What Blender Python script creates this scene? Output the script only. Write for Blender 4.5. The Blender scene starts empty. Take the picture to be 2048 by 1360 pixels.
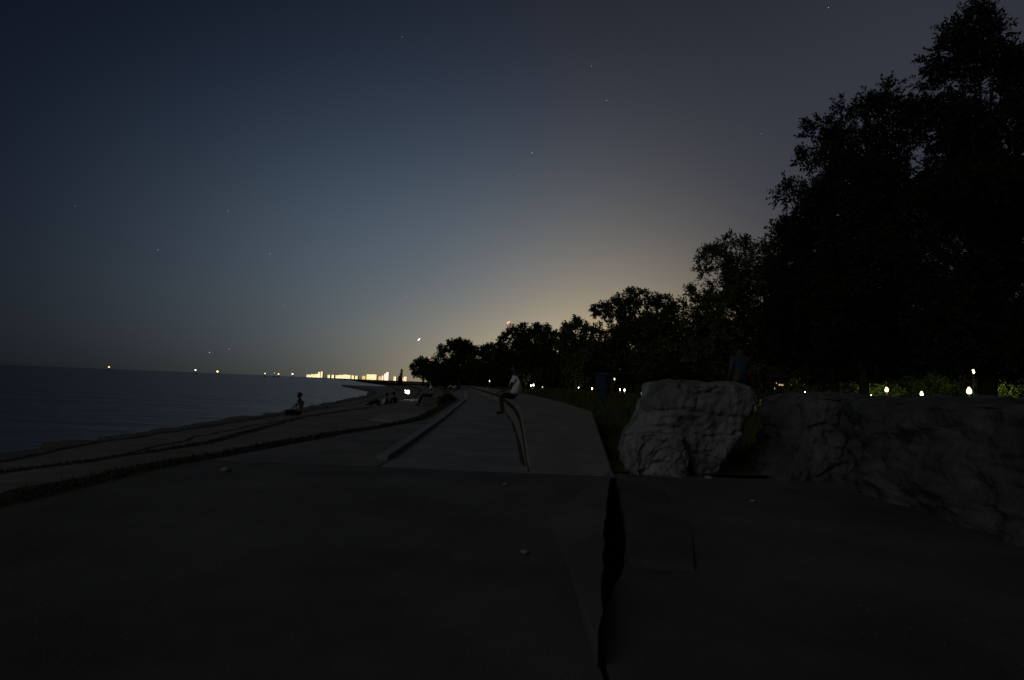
import bpy, bmesh, math, random
import numpy as np
from mathutils import Vector, Matrix, noise

random.seed(7)
RNG = np.random.default_rng(11)
SC = bpy.context.scene
COL = SC.collection
rad = math.radians

# ------------------------------------------------------------------ camera
H = 0.85                                   # lens height above the promenade
FPX = 1137.0                               # focal length in pixels of a 2048 px wide frame
ROLL, PITCH = rad(2.35), math.atan(90.6 / FPX)
cam = bpy.data.cameras.new('camera')
cam.sensor_width = 36.0
cam.lens = 36.0 * FPX / 2048.0
cam.clip_start, cam.clip_end = 0.05, 60000
cam_o = bpy.data.objects.new('camera', cam)
CAM_R = Matrix.Rotation(math.pi / 2 + PITCH, 3, 'X') @ Matrix.Rotation(ROLL, 3, 'Z')
cam_o.matrix_world = Matrix.Translation((0, 0, H)) @ CAM_R.to_4x4()
COL.objects.link(cam_o)
SC.camera = cam_o


def ray(u, v):
    return CAM_R @ Vector(((u - 1024) / FPX, -(v - 680) / FPX, -1.0))


def at(u, v, dist):
    """the place in the world seen at u, v, dist metres along the shore"""
    r = ray(u, v)
    return Vector((0, 0, H)) + r * (dist / r.y)


def gr(u, v, z=0.0):
    r = ray(u, v)
    t = (z - H) / r.z
    return (r.x * t, r.y * t)


# ------------------------------------------------------------------ night sky
world = bpy.data.worlds.new('World')
SC.world = world
world.use_nodes = True
wt = world.node_tree
wt.nodes.clear()


def W(kind, **kw):
    n = wt.nodes.new(kind)
    for k, v in kw.items():
        setattr(n, k, v)
    return n


def wmath(op, a, b=None):
    n = W('ShaderNodeMath', operation=op)
    for i, x in enumerate((a, b)):
        if x is None:
            continue
        if isinstance(x, (int, float)):
            n.inputs[i].default_value = x
        else:
            wt.links.new(x, n.inputs[i])
    return n.outputs[0]


tc = W('ShaderNodeTexCoord')
sep = W('ShaderNodeSeparateXYZ')
wt.links.new(tc.outputs['Generated'], sep.inputs[0])
wx, wy, wz0 = sep.outputs
wz = wmath('MAXIMUM', wz0, 0.0)
azi = wmath('ARCTAN2', wx, wy)


def lobe(az_deg, k, elev_term):
    c = wmath('COSINE', wmath('SUBTRACT', azi, rad(az_deg)))
    e = wmath('EXPONENT', wmath('MULTIPLY', wmath('SUBTRACT', c, 1.0), k))
    return wmath('MULTIPLY', e, elev_term)


def fall(h):
    return wmath('EXPONENT', wmath('MULTIPLY', wz, -1.0 / h))


def bell(c, s):
    q = wmath('DIVIDE', wmath('SUBTRACT', wz, c), s)
    return wmath('EXPONENT', wmath('MULTIPLY', wmath('MULTIPLY', q, q), -1.0))


extinct = wmath('SUBTRACT', 1.0, wmath('MULTIPLY', fall(0.09), 0.75))
LOBES = [   # afterglow over the lake, glow of the city, its core, light of the far shore
    (lobe(0, 4, wmath('MULTIPLY', bell(0.0, 0.5), extinct)), (0.0068, 0.0112, 0.0400)),
    (lobe(10, 8, fall(0.25)), (0.0754, 0.0680, 0.0501)),
    (lobe(10, 32, fall(0.105)), (0.9300, 0.6600, 0.2500)),
    (lobe(-12, 15, bell(0.2, 0.18)), (0.0290, 0.0350, 0.0270)),
    (lobe(-10, 60, bell(0.05, 0.09)), (0.0360, 0.0300, 0.0120)),
    (lobe(-16, 12, bell(0.07, 0.11)), (0.0110, 0.0095, 0.0000)),
    (lobe(-14, 8, bell(0.36, 0.18)), (0.0000, 0.0020, 0.0060)),
    (lobe(40, 16, bell(0.45, 0.25)), (0.0230, 0.0245, 0.0310)),
    (lobe(-5, 10, wmath('MULTIPLY', bell(0.0, 0.4), extinct)), (0.0345, 0.0650, 0.1000)),
]
acc = None
for fac, col in LOBES:
    vm = W('ShaderNodeVectorMath', operation='SCALE')
    vm.inputs[0].default_value = col
    wt.links.new(fac, vm.inputs['Scale'])
    if acc is None:
        acc = vm.outputs[0]
    else:
        ad = W('ShaderNodeVectorMath', operation='ADD')
        wt.links.new(acc, ad.inputs[0])
        wt.links.new(vm.outputs[0], ad.inputs[1])
        acc = ad.outputs[0]
base = W('ShaderNodeVectorMath', operation='ADD')
base.inputs[1].default_value = (0.0025, 0.0032, 0.0048)
wt.links.new(acc, base.inputs[0])
bg = W('ShaderNodeBackground')
bg.inputs['Strength'].default_value = 1.0
wt.links.new(base.outputs[0], bg.inputs['Color'])
wo = W('ShaderNodeOutputWorld')
wt.links.new(bg.outputs[0], wo.inputs['Surface'])

# faint broad fill added from behind the left shoulder to lift rocks and figures
sun = bpy.data.lights.new('fill_sun', 'SUN')
sun.energy = 0.15
sun.angle = rad(35)
sun.color = (1.0, 0.99, 0.94)
sun_o = bpy.data.objects.new('fill_sun', sun)
sun_o.rotation_euler = Vector((0.62, 0.66, -0.42)).to_track_quat('-Z', 'Y').to_euler()
COL.objects.link(sun_o)

vs = SC.view_settings
SC.display_settings.display_device = 'sRGB'
vs.view_transform = 'Standard'
vs.look = 'None'
vs.exposure = 0.0
vs.gamma = 1.0
vs.use_curve_mapping = False
try:
    SC.cycles.use_denoising = True
    SC.cycles.max_bounces = 5
    SC.cycles.sample_clamp_indirect = 1.0
except Exception:
    pass


# ------------------------------------------------------------------ materials
def mat(name, color, rough=0.85, var=0.25, scale=6.0, bump=0.0, bscale=40.0, color2=None, emit=None, strength=0.0,
        metallic=0.0, spec=0.3, coord='Object'):
    m = bpy.data.materials.new(name)
    m.use_nodes = True
    t = m.node_tree
    b = t.nodes['Principled BSDF']
    b.inputs['Roughness'].default_value = rough
    b.inputs['Metallic'].default_value = metallic
    b.inputs['Specular IOR Level'].default_value = spec
    tcn = t.nodes.new('ShaderNodeTexCoord')
    if var > 0 or color2:
        n = t.nodes.new('ShaderNodeTexNoise')
        n.inputs['Scale'].default_value = scale
        n.inputs['Detail'].default_value = 6
        n.inputs['Roughness'].default_value = 0.65
        t.links.new(tcn.outputs[coord], n.inputs['Vector'])
        cr = t.nodes.new('ShaderNodeValToRGB')
        c1 = tuple(c * (1 - var) for c in color)
        c2 = color2 or tuple(min(1, c * (1 + var)) for c in color)
        cr.color_ramp.elements[0].position = 0.32
        cr.color_ramp.elements[1].position = 0.68
        cr.color_ramp.elements[0].color = (*c1, 1)
        cr.color_ramp.elements[1].color = (*c2, 1)
        t.links.new(n.outputs['Fac'], cr.inputs[0])
        t.links.new(cr.outputs[0], b.inputs['Base Color'])
    else:
        b.inputs['Base Color'].default_value = (*color, 1)
    if bump > 0:
        n2 = t.nodes.new('ShaderNodeTexNoise')
        n2.inputs['Scale'].default_value = bscale
        n2.inputs['Detail'].default_value = 5
        t.links.new(tcn.outputs[coord], n2.inputs['Vector'])
        bp = t.nodes.new('ShaderNodeBump')
        bp.inputs['Strength'].default_value = bump
        bp.inputs['Distance'].default_value = 0.05
        t.links.new(n2.outputs['Fac'], bp.inputs['Height'])
        t.links.new(bp.outputs[0], b.inputs['Normal'])
    if emit:
        b.inputs['Emission Color'].default_value = (*emit, 1)
        b.inputs['Emission Strength'].default_value = strength
    return m


M = {}
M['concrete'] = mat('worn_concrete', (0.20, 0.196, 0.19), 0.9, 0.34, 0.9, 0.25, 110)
M['plaza'] = mat('vignetted_plaza_concrete', (0.132, 0.130, 0.125), 0.9, 0.42, 0.8, 0.25, 110)  # near paving, colour lowered to carry the lens vignette
M['path'] = mat('path_concrete', (0.27, 0.27, 0.27), 0.9, 0.22, 1.3, 0.2, 60)
M['wall'] = mat('seat_wall_concrete', (0.27, 0.262, 0.235), 0.9, 0.18, 2.5, 0.2, 50)
M['light_slab'] = mat('pale_concrete', (0.30, 0.30, 0.29), 0.9, 0.2, 2.0, 0.1, 50)
M['tier'] = mat('terrace_stone', (0.22, 0.212, 0.19), 0.9, 0.3, 1.1, 0.4, 25)
M['tier_block'] = mat('shore_stone', (0.15, 0.145, 0.13), 0.9, 0.3, 2.0, 0.4, 25)
M['soil_shade'] = mat('dark_soil_and_shade', (0.065, 0.058, 0.044), 1.0, 0.5, 5.0, 0.5, 30)  # joint soil, also stands in for shade about the seat wall
M['dark_cap'] = mat('stained_concrete', (0.16, 0.158, 0.155), 0.9, 0.3, 3.0, 0.3, 40)
M['rock'] = mat('limestone', (0.16, 0.165, 0.165), 0.9, 0.45, 2.2, 0.8, 14, color2=(0.36, 0.375, 0.375))
M['rock_dim'] = mat('grey_limestone', (0.09, 0.092, 0.096), 0.9, 0.4, 2.0, 0.8, 12, color2=(0.17, 0.173, 0.178))
M['grass'] = mat('grass_blades', (0.075, 0.10, 0.02), 0.7, 0.4, 3.0)
M['lawn'] = mat('lawn_turf', (0.06, 0.08, 0.02), 1.0, 0.5, 0.7, 0.4, 20)
M['far_land'] = mat('far_land', (0.02, 0.02, 0.018), 1.0, 0.3, 0.01)
M['bark'] = mat('bark', (0.04, 0.034, 0.028), 0.95, 0.35, 5.0, 0.5, 20)
M['leaf_dark'] = mat('dark_leaves', (0.020, 0.028, 0.010), 0.7, 0.5, 0.9)
M['leaf_mid'] = mat('green_leaves', (0.050, 0.072, 0.016), 0.65, 0.5, 0.8)
M['leaf_lit'] = mat('lit_green_leaves', (0.07, 0.10, 0.028), 0.6, 0.4, 0.8)  # paler leaf colour, partly lamplight put into the foliage
M['metal_dark'] = mat('dark_metal', (0.03, 0.03, 0.032), 0.5, 0.2, 8, metallic=0.6)
M['bin_blue'] = mat('blue_plastic', (0.02, 0.045, 0.085), 0.6, 0.15, 4)
M['bin_lid'] = mat('blue_lid', (0.025, 0.05, 0.09), 0.6, 0.1, 4)
M['white_cloth'] = mat('white_cotton', (0.86, 0.88, 0.90), 0.9, 0.06, 6)
M['grey_cloth'] = mat('grey_cotton', (0.55, 0.56, 0.60), 0.9, 0.08, 6)
M['blue_cloth'] = mat('blue_cotton', (0.05, 0.085, 0.125), 0.9, 0.12, 6)
M['deep_blue'] = mat('deep_blue_cotton', (0.05, 0.05, 0.22), 0.9, 0.12, 6)
M['dark_cloth'] = mat('dark_cotton', (0.018, 0.018, 0.022), 0.95, 0.2, 6)
M['skin'] = mat('skin', (0.10, 0.060, 0.042), 0.6, 0.08, 8)
M['skin_pale'] = mat('light_skin', (0.28, 0.19, 0.14), 0.6, 0.08, 8)
M['hair'] = mat('dark_hair', (0.012, 0.010, 0.009), 0.7, 0.2, 20)
M['shoe'] = mat('shoe_leather', (0.012, 0.011, 0.011), 0.6, 0.2, 8)
M['brick'] = mat('far_masonry', (0.09, 0.08, 0.07), 0.9, 0.2, 0.05)
M['wood'] = mat('bench_wood', (0.26, 0.19, 0.09), 0.7, 0.25, 5)
M['towel'] = mat('pale_towel', (0.42, 0.38, 0.36), 0.95, 0.15, 6)
M['glass_lamp'] = mat('lamp_glass', (0.8, 0.8, 0.7), 0.3, 0, emit=(1.0, 0.80, 0.36), strength=2.6)
M['glass_white'] = mat('white_lamp_glass', (0.8, 0.8, 0.8), 0.3, 0, emit=(1.0, 0.95, 0.76), strength=6)
M['lamp_faint'] = mat('dim_lamp_glass', (0.8, 0.8, 0.8), 0.3, 0, emit=(0.95, 0.95, 0.85), strength=0.8)
M['lamp_orange'] = mat('orange_lamp_glass', (0.8, 0.6, 0.4), 0.3, 0, emit=(1.0, 0.58, 0.26), strength=2.6)
M['red_lamp'] = mat('red_lamp_glass', (0.8, 0.2, 0.1), 0.3, 0, emit=(1.0, 0.26, 0.18), strength=3.2)
M['win_warm'] = mat('lit_window_warm', (0.2, 0.2, 0.2), 0.3, 0, emit=(1.0, 0.84, 0.46), strength=2.6)
M['win_pink'] = mat('lit_window_rose', (0.2, 0.2, 0.2), 0.3, 0, emit=(1.0, 0.66, 0.50), strength=3.2)
M['win_orange'] = mat('lit_window_orange', (0.2, 0.2, 0.2), 0.3, 0, emit=(1.0, 0.60, 0.22), strength=2.2)
M['win_dim'] = mat('lit_window_dim', (0.2, 0.2, 0.2), 0.3, 0, emit=(1.0, 0.72, 0.30), strength=0.9)
M['star'] = mat('starlight', (0.5, 0.5, 0.5), 0.5, 0, emit=(0.85, 0.9, 1.0), strength=0.9)
M['star_bright'] = mat('bright_starlight', (0.5, 0.5, 0.5), 0.5, 0, emit=(1.0, 0.96, 0.92), strength=7)
M['paint_white'] = mat('white_paint', (0.55, 0.55, 0.55), 0.5, 0.1, 4)

wm = bpy.data.materials.new('lake_water')
wm.use_nodes = True
t = wm.node_tree
b = t.nodes['Principled BSDF']
b.inputs['Base Color'].default_value = (0.085, 0.085, 0.078, 1)
b.inputs['Roughness'].default_value = 0.28
b.inputs['IOR'].default_value = 1.33
tcn = t.nodes.new('ShaderNodeTexCoord')
bprev = None
for sc_, det, st in (((0.10, 0.32, 1), 4, 0.45), ((0.55, 1.3, 1), 4, 0.2), ((0.014, 0.05, 1), 2, 0.9)):
    mp = t.nodes.new('ShaderNodeMapping')
    mp.inputs['Scale'].default_value = sc_
    mp.inputs['Rotation'].default_value = (0, 0, rad(-12))
    n = t.nodes.new('ShaderNodeTexNoise')
    n.inputs['Scale'].default_value = 1.0
    n.inputs['Detail'].default_value = det
    t.links.new(tcn.outputs['Object'], mp.inputs[0])
    t.links.new(mp.outputs[0], n.inputs['Vector'])
    bp = t.nodes.new('ShaderNodeBump')
    bp.inputs['Strength'].default_value = 1.0
    bp.inputs['Distance'].default_value = st
    t.links.new(n.outputs['Fac'], bp.inputs['Height'])
    if bprev:
        t.links.new(bprev.outputs[0], bp.inputs['Normal'])
    bprev = bp
t.links.new(bprev.outputs[0], b.inputs['Normal'])
M['water'] = wm


# ------------------------------------------------------------------ builders
def tag(o, label=None, cat=None, group=None, kind=None):
    if label:
        o['label'] = label
    if cat:
        o['category'] = cat
    if group:
        o['group'] = group
    if kind:
        o['kind'] = kind
    return o


def root(name, loc, label, cat, group=None, rz=0.0):
    o = bpy.data.objects.new(name, None)
    o.empty_display_size = 0.2
    o.location = loc
    o.rotation_euler = (0, 0, rz)
    COL.objects.link(o)
    return tag(o, label, cat, group)


def link(name, me, m, parent=None, smooth=False):
    if m is not None and not me.materials:
        me.materials.append(m)
    if smooth:
        me.polygons.foreach_set('use_smooth', [True] * len(me.polygons))
    o = bpy.data.objects.new(name, me)
    COL.objects.link(o)
    if parent is not None:
        o.parent = parent
    return o


def from_bm(name, bm, m, parent=None, smooth=False):
    me = bpy.data.meshes.new(name)
    bmesh.ops.recalc_face_normals(bm, faces=bm.faces)
    bm.to_mesh(me)
    bm.free()
    return link(name, me, m, parent, smooth)


def box(bm, x0, x1, y0, y1, z0, z1, bev=0.0):
    vs_ = [bm.verts.new(p) for p in
           ((x0, y0, z0), (x1, y0, z0), (x1, y1, z0), (x0, y1, z0), (x0, y0, z1), (x1, y0, z1), (x1, y1, z1), (x0, y1, z1))]
    fs = [(0, 3, 2, 1), (4, 5, 6, 7), (0, 1, 5, 4), (1, 2, 6, 5), (2, 3, 7, 6), (3, 0, 4, 7)]
    fc = [bm.faces.new([vs_[i] for i in f]) for f in fs]
    if bev > 0:
        ed = set()
        for f in fc:
            ed.update(f.edges)
        bmesh.ops.bevel(bm, geom=list(ed), offset=bev, segments=2, affect='EDGES')


def prism(bm, poly, z0, z1):
    """poly: list of (x, y) or (x, y, ztop)"""
    n = len(poly)
    lo = [bm.verts.new((p[0], p[1], z0)) for p in poly]
    hi = [bm.verts.new((p[0], p[1], p[2] if len(p) > 2 else z1)) for p in poly]
    bm.faces.new(hi)
    bm.faces.new(lo[::-1])
    for i in range(n):
        j = (i + 1) % n
        bm.faces.new((lo[i], lo[j], hi[j], hi[i]))


def tube(bm, pts, radii, seg=7, cap=True):
    rings = []
    for i, p in enumerate(pts):
        p = Vector(p)
        a = Vector(pts[max(i - 1, 0)])
        c = Vector(pts[min(i + 1, len(pts) - 1)])
        d = (c - a).normalized()
        s = d.cross(Vector((0.13, 0.97, 0.2))).normalized()
        w = d.cross(s)
        rings.append([bm.verts.new(p + (s * math.cos(k * 2 * math.pi / seg) + w * math.sin(k * 2 * math.pi / seg)) * radii[i])
                      for k in range(seg)])
    for r0, r1 in zip(rings, rings[1:]):
        for k in range(seg):
            bm.faces.new((r0[k], r0[(k + 1) % seg], r1[(k + 1) % seg], r1[k]))
    if cap:
        bm.faces.new(rings[0][::-1])
        bm.faces.new(rings[-1])


def ball(bm, c, r, sub=2, sc=(1, 1, 1)):
    bmesh.ops.create_icosphere(bm, subdivisions=sub, radius=1.0,
                               matrix=Matrix.Translation(c) @ Matrix.Diagonal((r * sc[0], r * sc[1], r * sc[2], 1)))


def np_mesh(name, V, F, m, parent=None, nper=4):
    me = bpy.data.meshes.new(name)
    nf = len(F)
    me.vertices.add(len(V))
    me.vertices.foreach_set('co', np.ascontiguousarray(V, np.float32).ravel())
    me.loops.add(nf * nper)
    me.loops.foreach_set('vertex_index', np.ascontiguousarray(F, np.int32).ravel())
    me.polygons.add(nf)
    me.polygons.foreach_set('loop_start', np.arange(0, nf * nper, nper, dtype=np.int32))
    me.update(calc_edges=True)
    return link(name, me, m, parent)


# ------------------------------------------------------------------ the lie of the land
def curve(pts):
    xs = [p[0] for p in pts]
    ys = [p[1] for p in pts]
    return lambda y: float(np.interp(y, xs, ys))


c_edge = curve([(-60, -3.0), (0, -2.95), (5, -2.98), (6, -2.89), (7.5, -2.69), (9.1, -2.47), (11, -2.1), (13.4, -1.85),
                (29.4, -2.6), (50, -5.2), (96, -11), (190, -27)])
c_step2 = curve([(-60, -6.4), (7, -6.3), (8.7, -5.95), (11, -5.8), (18.6, -6.84), (29, -6.7), (50, -8.4), (96, -15), (190, -34)])
c_step1 = curve([(-60, -8.9), (0, -8.7), (10, -8.8), (12.5, -9.3), (40, -10.6), (96, -18.5), (190, -40)])
c_water = curve([(-60, -11.3), (13, -11.4), (15.3, -11.5), (18.8, -11.75), (24.5, -12.15), (35, -12.95), (72, -18.1),
                 (109, -26.8), (125, -33), (169, -50), (173, -49), (180, -43), (190, -42), (260, -58), (400, -104),
                 (680, -186), (1500, -450), (3000, -1085), (9000, -3300)])
c_wl = curve([(5.6, .22), (9, .2), (13.5, .12), (18.5, -.1), (28, -.5), (33, -1.0), (50, -2.6), (96, -7.2), (190, -21)])
c_wr = curve([(5.6, 1.05), (10, 1.45), (15, 1.44), (19, 1.33), (33, .5), (50, -1.0), (96, -5.6), (190, -19)])
c_curb = curve([(6.2, -1.35), (8.3, -1.42), (13.4, -1.6), (29.4, -2.3)])

# lake
bm = bmesh.new()
f_ = [bm.verts.new(p) for p in ((-30000, -3000, -1.5), (30000, -3000, -1.5), (30000, 50000, -1.5), (-30000, 50000, -1.5))]
bm.faces.new(f_)
tag(from_bm('lake_water', bm, M['water']), kind='structure')

# bed of earth under everything on land
ys = list(np.concatenate([np.arange(-60, 190, 5.0), np.geomspace(190, 9000, 40)]))


def strip(name, ys_, fa, fb, z, m, kind='structure', dz=0.0):
    bm = bmesh.new()
    pr = None
    for y in ys_:
        za = z(y) if callable(z) else z
        a = bm.verts.new((fa(y), y, za))
        b_ = bm.verts.new((fb(y), y, za + dz))
        if pr:
            bm.faces.new((pr[0], pr[1], b_, a))
        pr = (a, b_)
    o = from_bm(name, bm, m)
    return tag(o, kind=kind) if kind else o


strip('ground', ys, lambda y: (c_edge(y) + .12) if y < 189 else c_water(y) + 0.9, lambda y: 12000.0, lambda y: -0.62 if y < 189 else -1.2, M['far_land'])

def ss(a):
    a = min(1.0, max(0.0, a))
    return a * a * (3 - 2 * a)


def lawn_z(x, y):
    return .5 * ss((x - c_wr(y)) / 2.5) * ss((y - 7) / 8) * (1 - ss((x - 4.5) / 4) * ss((70 - y) / 30)) if y < 189 else 0.0


# lawn beyond the wall and across the park
lawn_y = list(np.concatenate([np.arange(6.0, 60, 0.7), np.arange(60, 190, 6.0), np.geomspace(190, 9000, 30)]))
bm = bmesh.new()
cols = [0, .4, .9, 1.6, 2.5, 4, 6, 9, 13, 20, 32, 60, 120, 300, 900, 6000]
prev = None
for y in lawn_y:
    x0 = c_wr(y) + .004 if y < 189 else c_water(y) + 4
    row = []
    for c in cols:
        x = x0 + c * (1 + max(0, y - 600) / 600)
        zz = lawn_z(x, y) if y < 189 else -.15
        zz += 0.05 * noise.noise(Vector((x * .4, y * .4, 0))) * min(1, c)
        row.append(bm.verts.new((x, y, zz)))
    if prev:
        for k in range(len(cols) - 1):
            bm.faces.new((prev[k], prev[k + 1], row[k + 1], row[k]))
    prev = row
tag(from_bm('lawn', bm, M['lawn'], smooth=True), kind='structure')
bm = bmesh.new()
prism(bm, [(12.1, -60), (400, -60), (400, 5.9), (12.1, 5.9)], -.3, 0.0)
tag(from_bm('lawn', bm, M['lawn']), kind='structure')

# terraces stepping down to the lake: one sheet with risers and weedy joints
ysr = list(np.concatenate([np.arange(-60, 0, 4.0), np.arange(0, 50, 0.35), np.arange(50, 190.1, 2.0)]))
TIER = bpy.data.meshes.new('terrace')
bm = bmesh.new()
prev = None


def jit(y, k, a=0.08):
    return a * (noise.noise(Vector((y * 1.3, k * 7.7, 0))) + .6 * noise.noise(Vector((y * 4.1, k * 3.1, 2))))


for y in ysr:
    e, s2, s1, w = c_edge(y), c_step2(y), c_step1(y), c_water(y) + 1.0
    sw = 0.46 if y < 10 else 0.46 - .3 * min(1, (y - 10) / 5)
    lift = 0.0
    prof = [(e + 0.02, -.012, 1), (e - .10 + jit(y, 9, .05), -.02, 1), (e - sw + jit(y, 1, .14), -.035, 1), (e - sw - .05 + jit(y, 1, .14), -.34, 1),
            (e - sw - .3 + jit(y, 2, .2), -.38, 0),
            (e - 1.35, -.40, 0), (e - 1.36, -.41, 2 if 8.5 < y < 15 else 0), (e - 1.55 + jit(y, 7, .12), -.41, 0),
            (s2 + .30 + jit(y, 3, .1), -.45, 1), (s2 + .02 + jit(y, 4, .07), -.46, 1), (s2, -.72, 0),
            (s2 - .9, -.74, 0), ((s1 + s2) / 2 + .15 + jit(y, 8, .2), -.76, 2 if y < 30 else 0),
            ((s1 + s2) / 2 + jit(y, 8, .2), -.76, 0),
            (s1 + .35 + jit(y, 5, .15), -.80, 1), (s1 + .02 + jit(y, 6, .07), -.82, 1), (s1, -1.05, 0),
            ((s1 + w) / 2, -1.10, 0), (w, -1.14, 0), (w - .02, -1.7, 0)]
    row = [bm.verts.new((max(min(p[0], e + .03), w - .03), y, p[1] + .018 * noise.noise(Vector((p[0] * 1.7, y * .9, 0))))) for p in prof]
    if prev:
        for k in range(len(prof) - 1):
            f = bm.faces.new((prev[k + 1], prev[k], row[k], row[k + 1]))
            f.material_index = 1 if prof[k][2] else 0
    prev = row
bm.to_mesh(TIER)
bm.free()
TIER.materials.append(M['tier'])
TIER.materials.append(M['soil_shade'])
terr = link('terrace', TIER, None)
tag(terr, kind='structure')

bm = bmesh.new()
prism(bm, [(.28, 1.7), (.9, 3.2), (1.2, 5.7), (.9, 5.7), (.3, 3.9)], -.5, -.292)
tag(from_bm('ground', bm, M['soil_shade']), kind='structure')

# squared stones along the water's edge
y = 6.0
stone_meshes = []
for k in range(6):
    bm = bmesh.new()
    box(bm, -.5, .5, -.45, .45, -.4, 0, .05)
    for v in bm.verts:
        v.co += Vector((noise.noise(v.co * 3 + Vector((k * 5, 0, 0))), noise.noise(v.co * 3 + Vector((0, k * 5, 0))), noise.noise(v.co * 2 + Vector((k, k, k))))) * .05
    me = bpy.data.meshes.new('edge_stone')
    bm.to_mesh(me)
    bm.free()
    me.materials.append(M['tier_block'])
    stone_meshes.append(me)
n = 0
while y < 172 and n < 150:
    L = random.uniform(.8, 1.3) * (1 if y < 70 else 1.6)
    x = c_water(y) + .5
    ang = math.atan2(c_water(y + 1) - c_water(y - 1), 2)
    o = bpy.data.objects.new('edge_stone', stone_meshes[n % 6])
    o.location = (x + random.uniform(-.09, .09), y + L / 2, -1.12 + random.uniform(-.05, .07))
    o.scale = (1.25, L * .97 / .9, 1.6)
    o.rotation_euler = (random.uniform(-.03, .03), random.uniform(-.03, .03), -ang + random.uniform(-.04, .04))
    COL.objects.link(o)
    o.parent = terr
    y += L * math.cos(ang)
    n += 1

def ragged(pts, step=.12, a=.012, seed=0):
    """break a line of points into short uneven bits, like chipped concrete"""
    out = []
    for p, q in zip(pts, pts[1:]):
        L_ = math.hypot(q[0] - p[0], q[1] - p[1])
        n_ = max(1, int(L_ / step))
        for i in range(n_):
            t_ = i / n_
            r_ = [p[k] + (q[k] - p[k]) * t_ for k in range(len(p))]
            if i:
                r_[0] += a * noise.noise(Vector((r_[1] * 9, seed * 5.3, 0))) * 1.6
            out.append(tuple(r_))
    return out + [pts[-1]]


# plaza, path and the cracked slabs at our feet
JY = 5.66
bm = bmesh.new()
left = [(c_edge(y), y) for y in (-60, 0, 3, 4, 5, JY)]
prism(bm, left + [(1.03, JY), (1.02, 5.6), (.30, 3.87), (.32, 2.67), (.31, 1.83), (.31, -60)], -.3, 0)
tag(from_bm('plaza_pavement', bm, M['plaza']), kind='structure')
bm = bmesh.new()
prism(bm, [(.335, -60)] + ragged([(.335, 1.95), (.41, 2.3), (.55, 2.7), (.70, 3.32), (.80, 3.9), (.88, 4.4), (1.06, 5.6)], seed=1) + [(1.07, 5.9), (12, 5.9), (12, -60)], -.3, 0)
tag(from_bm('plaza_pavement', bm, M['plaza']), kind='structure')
bm = bmesh.new()
lp = [JY + .008, 6.18, 6.22] + [y for y in np.arange(7.2, 29.4, 1.5)] + [29.4]
prism(bm, [(c_edge(y), y) for y in lp] + [(c_curb(y) - .06 if y > 6.2 else c_curb(y) + .072, y) for y in lp[::-1]], -.3, -.006)
tag(from_bm('promenade_pavement', bm, M['concrete']), kind='structure')
bm = bmesh.new()
lp2 = lp + [35, 42, 50, 65, 80, 96, 120, 150, 190]
prism(bm, [((c_curb(y) + .08) if y <= 29.4 else c_edge(y), y) for y in lp2] + [(c_wl(y) - .003, y) for y in lp2[::-1]], -.3, -.012)
tag(from_bm('promenade_path', bm, M['path']), kind='structure')
bm = bmesh.new()
prism(bm, [(c_curb(y) - .055, y) for y in lp[2:]] + [(c_curb(y) + .075, y) for y in lp[:1:-1]], -.25, .04)
bmesh.ops.bevel(bm, geom=bm.edges[:], offset=.012, segments=1, affect='EDGES')
tag(from_bm('path_kerb', bm, M['light_slab']), 'low pale kerb running along the left side of the promenade path', 'kerb')
# loose light slab lying on the upper terrace
bm = bmesh.new()
prism(bm, [gr(u, v, -.36) for u, v in ((742, 838), (800, 842), (862, 840), (880, 831), (840, 826), (765, 828))], -.45, -.355)
tag(from_bm('pale_slab', bm, M['light_slab']), 'wide pale concrete slab set in the upper terrace left of the path kerb', 'slab')
def tilt_l(p):
    return (p[0], p[1], max(.004, .068 - .16 * (.315 + .185 * (p[1] - 1.8) - p[0])))


def tilt_r(p):
    return (p[0], p[1], .05 - .11 * (p[0] - (.6 + .176 * (p[1] - 2.8))))


# wedge slab beside the open crack and the raised worn slab right of it
bm = bmesh.new()
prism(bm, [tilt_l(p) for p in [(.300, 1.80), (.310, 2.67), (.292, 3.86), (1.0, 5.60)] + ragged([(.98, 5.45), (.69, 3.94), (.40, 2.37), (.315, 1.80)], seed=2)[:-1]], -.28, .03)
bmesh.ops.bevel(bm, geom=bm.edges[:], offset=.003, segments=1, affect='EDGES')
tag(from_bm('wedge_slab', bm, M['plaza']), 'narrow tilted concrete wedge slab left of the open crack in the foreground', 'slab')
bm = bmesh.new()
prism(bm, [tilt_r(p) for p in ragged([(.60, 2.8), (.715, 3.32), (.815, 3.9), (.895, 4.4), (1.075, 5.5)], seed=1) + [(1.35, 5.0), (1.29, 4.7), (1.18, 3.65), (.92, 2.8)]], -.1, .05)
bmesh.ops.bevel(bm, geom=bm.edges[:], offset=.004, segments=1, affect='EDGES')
tag(from_bm('raised_slab', bm, M['plaza']), 'low darker raised concrete slab right of the open crack in the foreground', 'slab')

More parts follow.
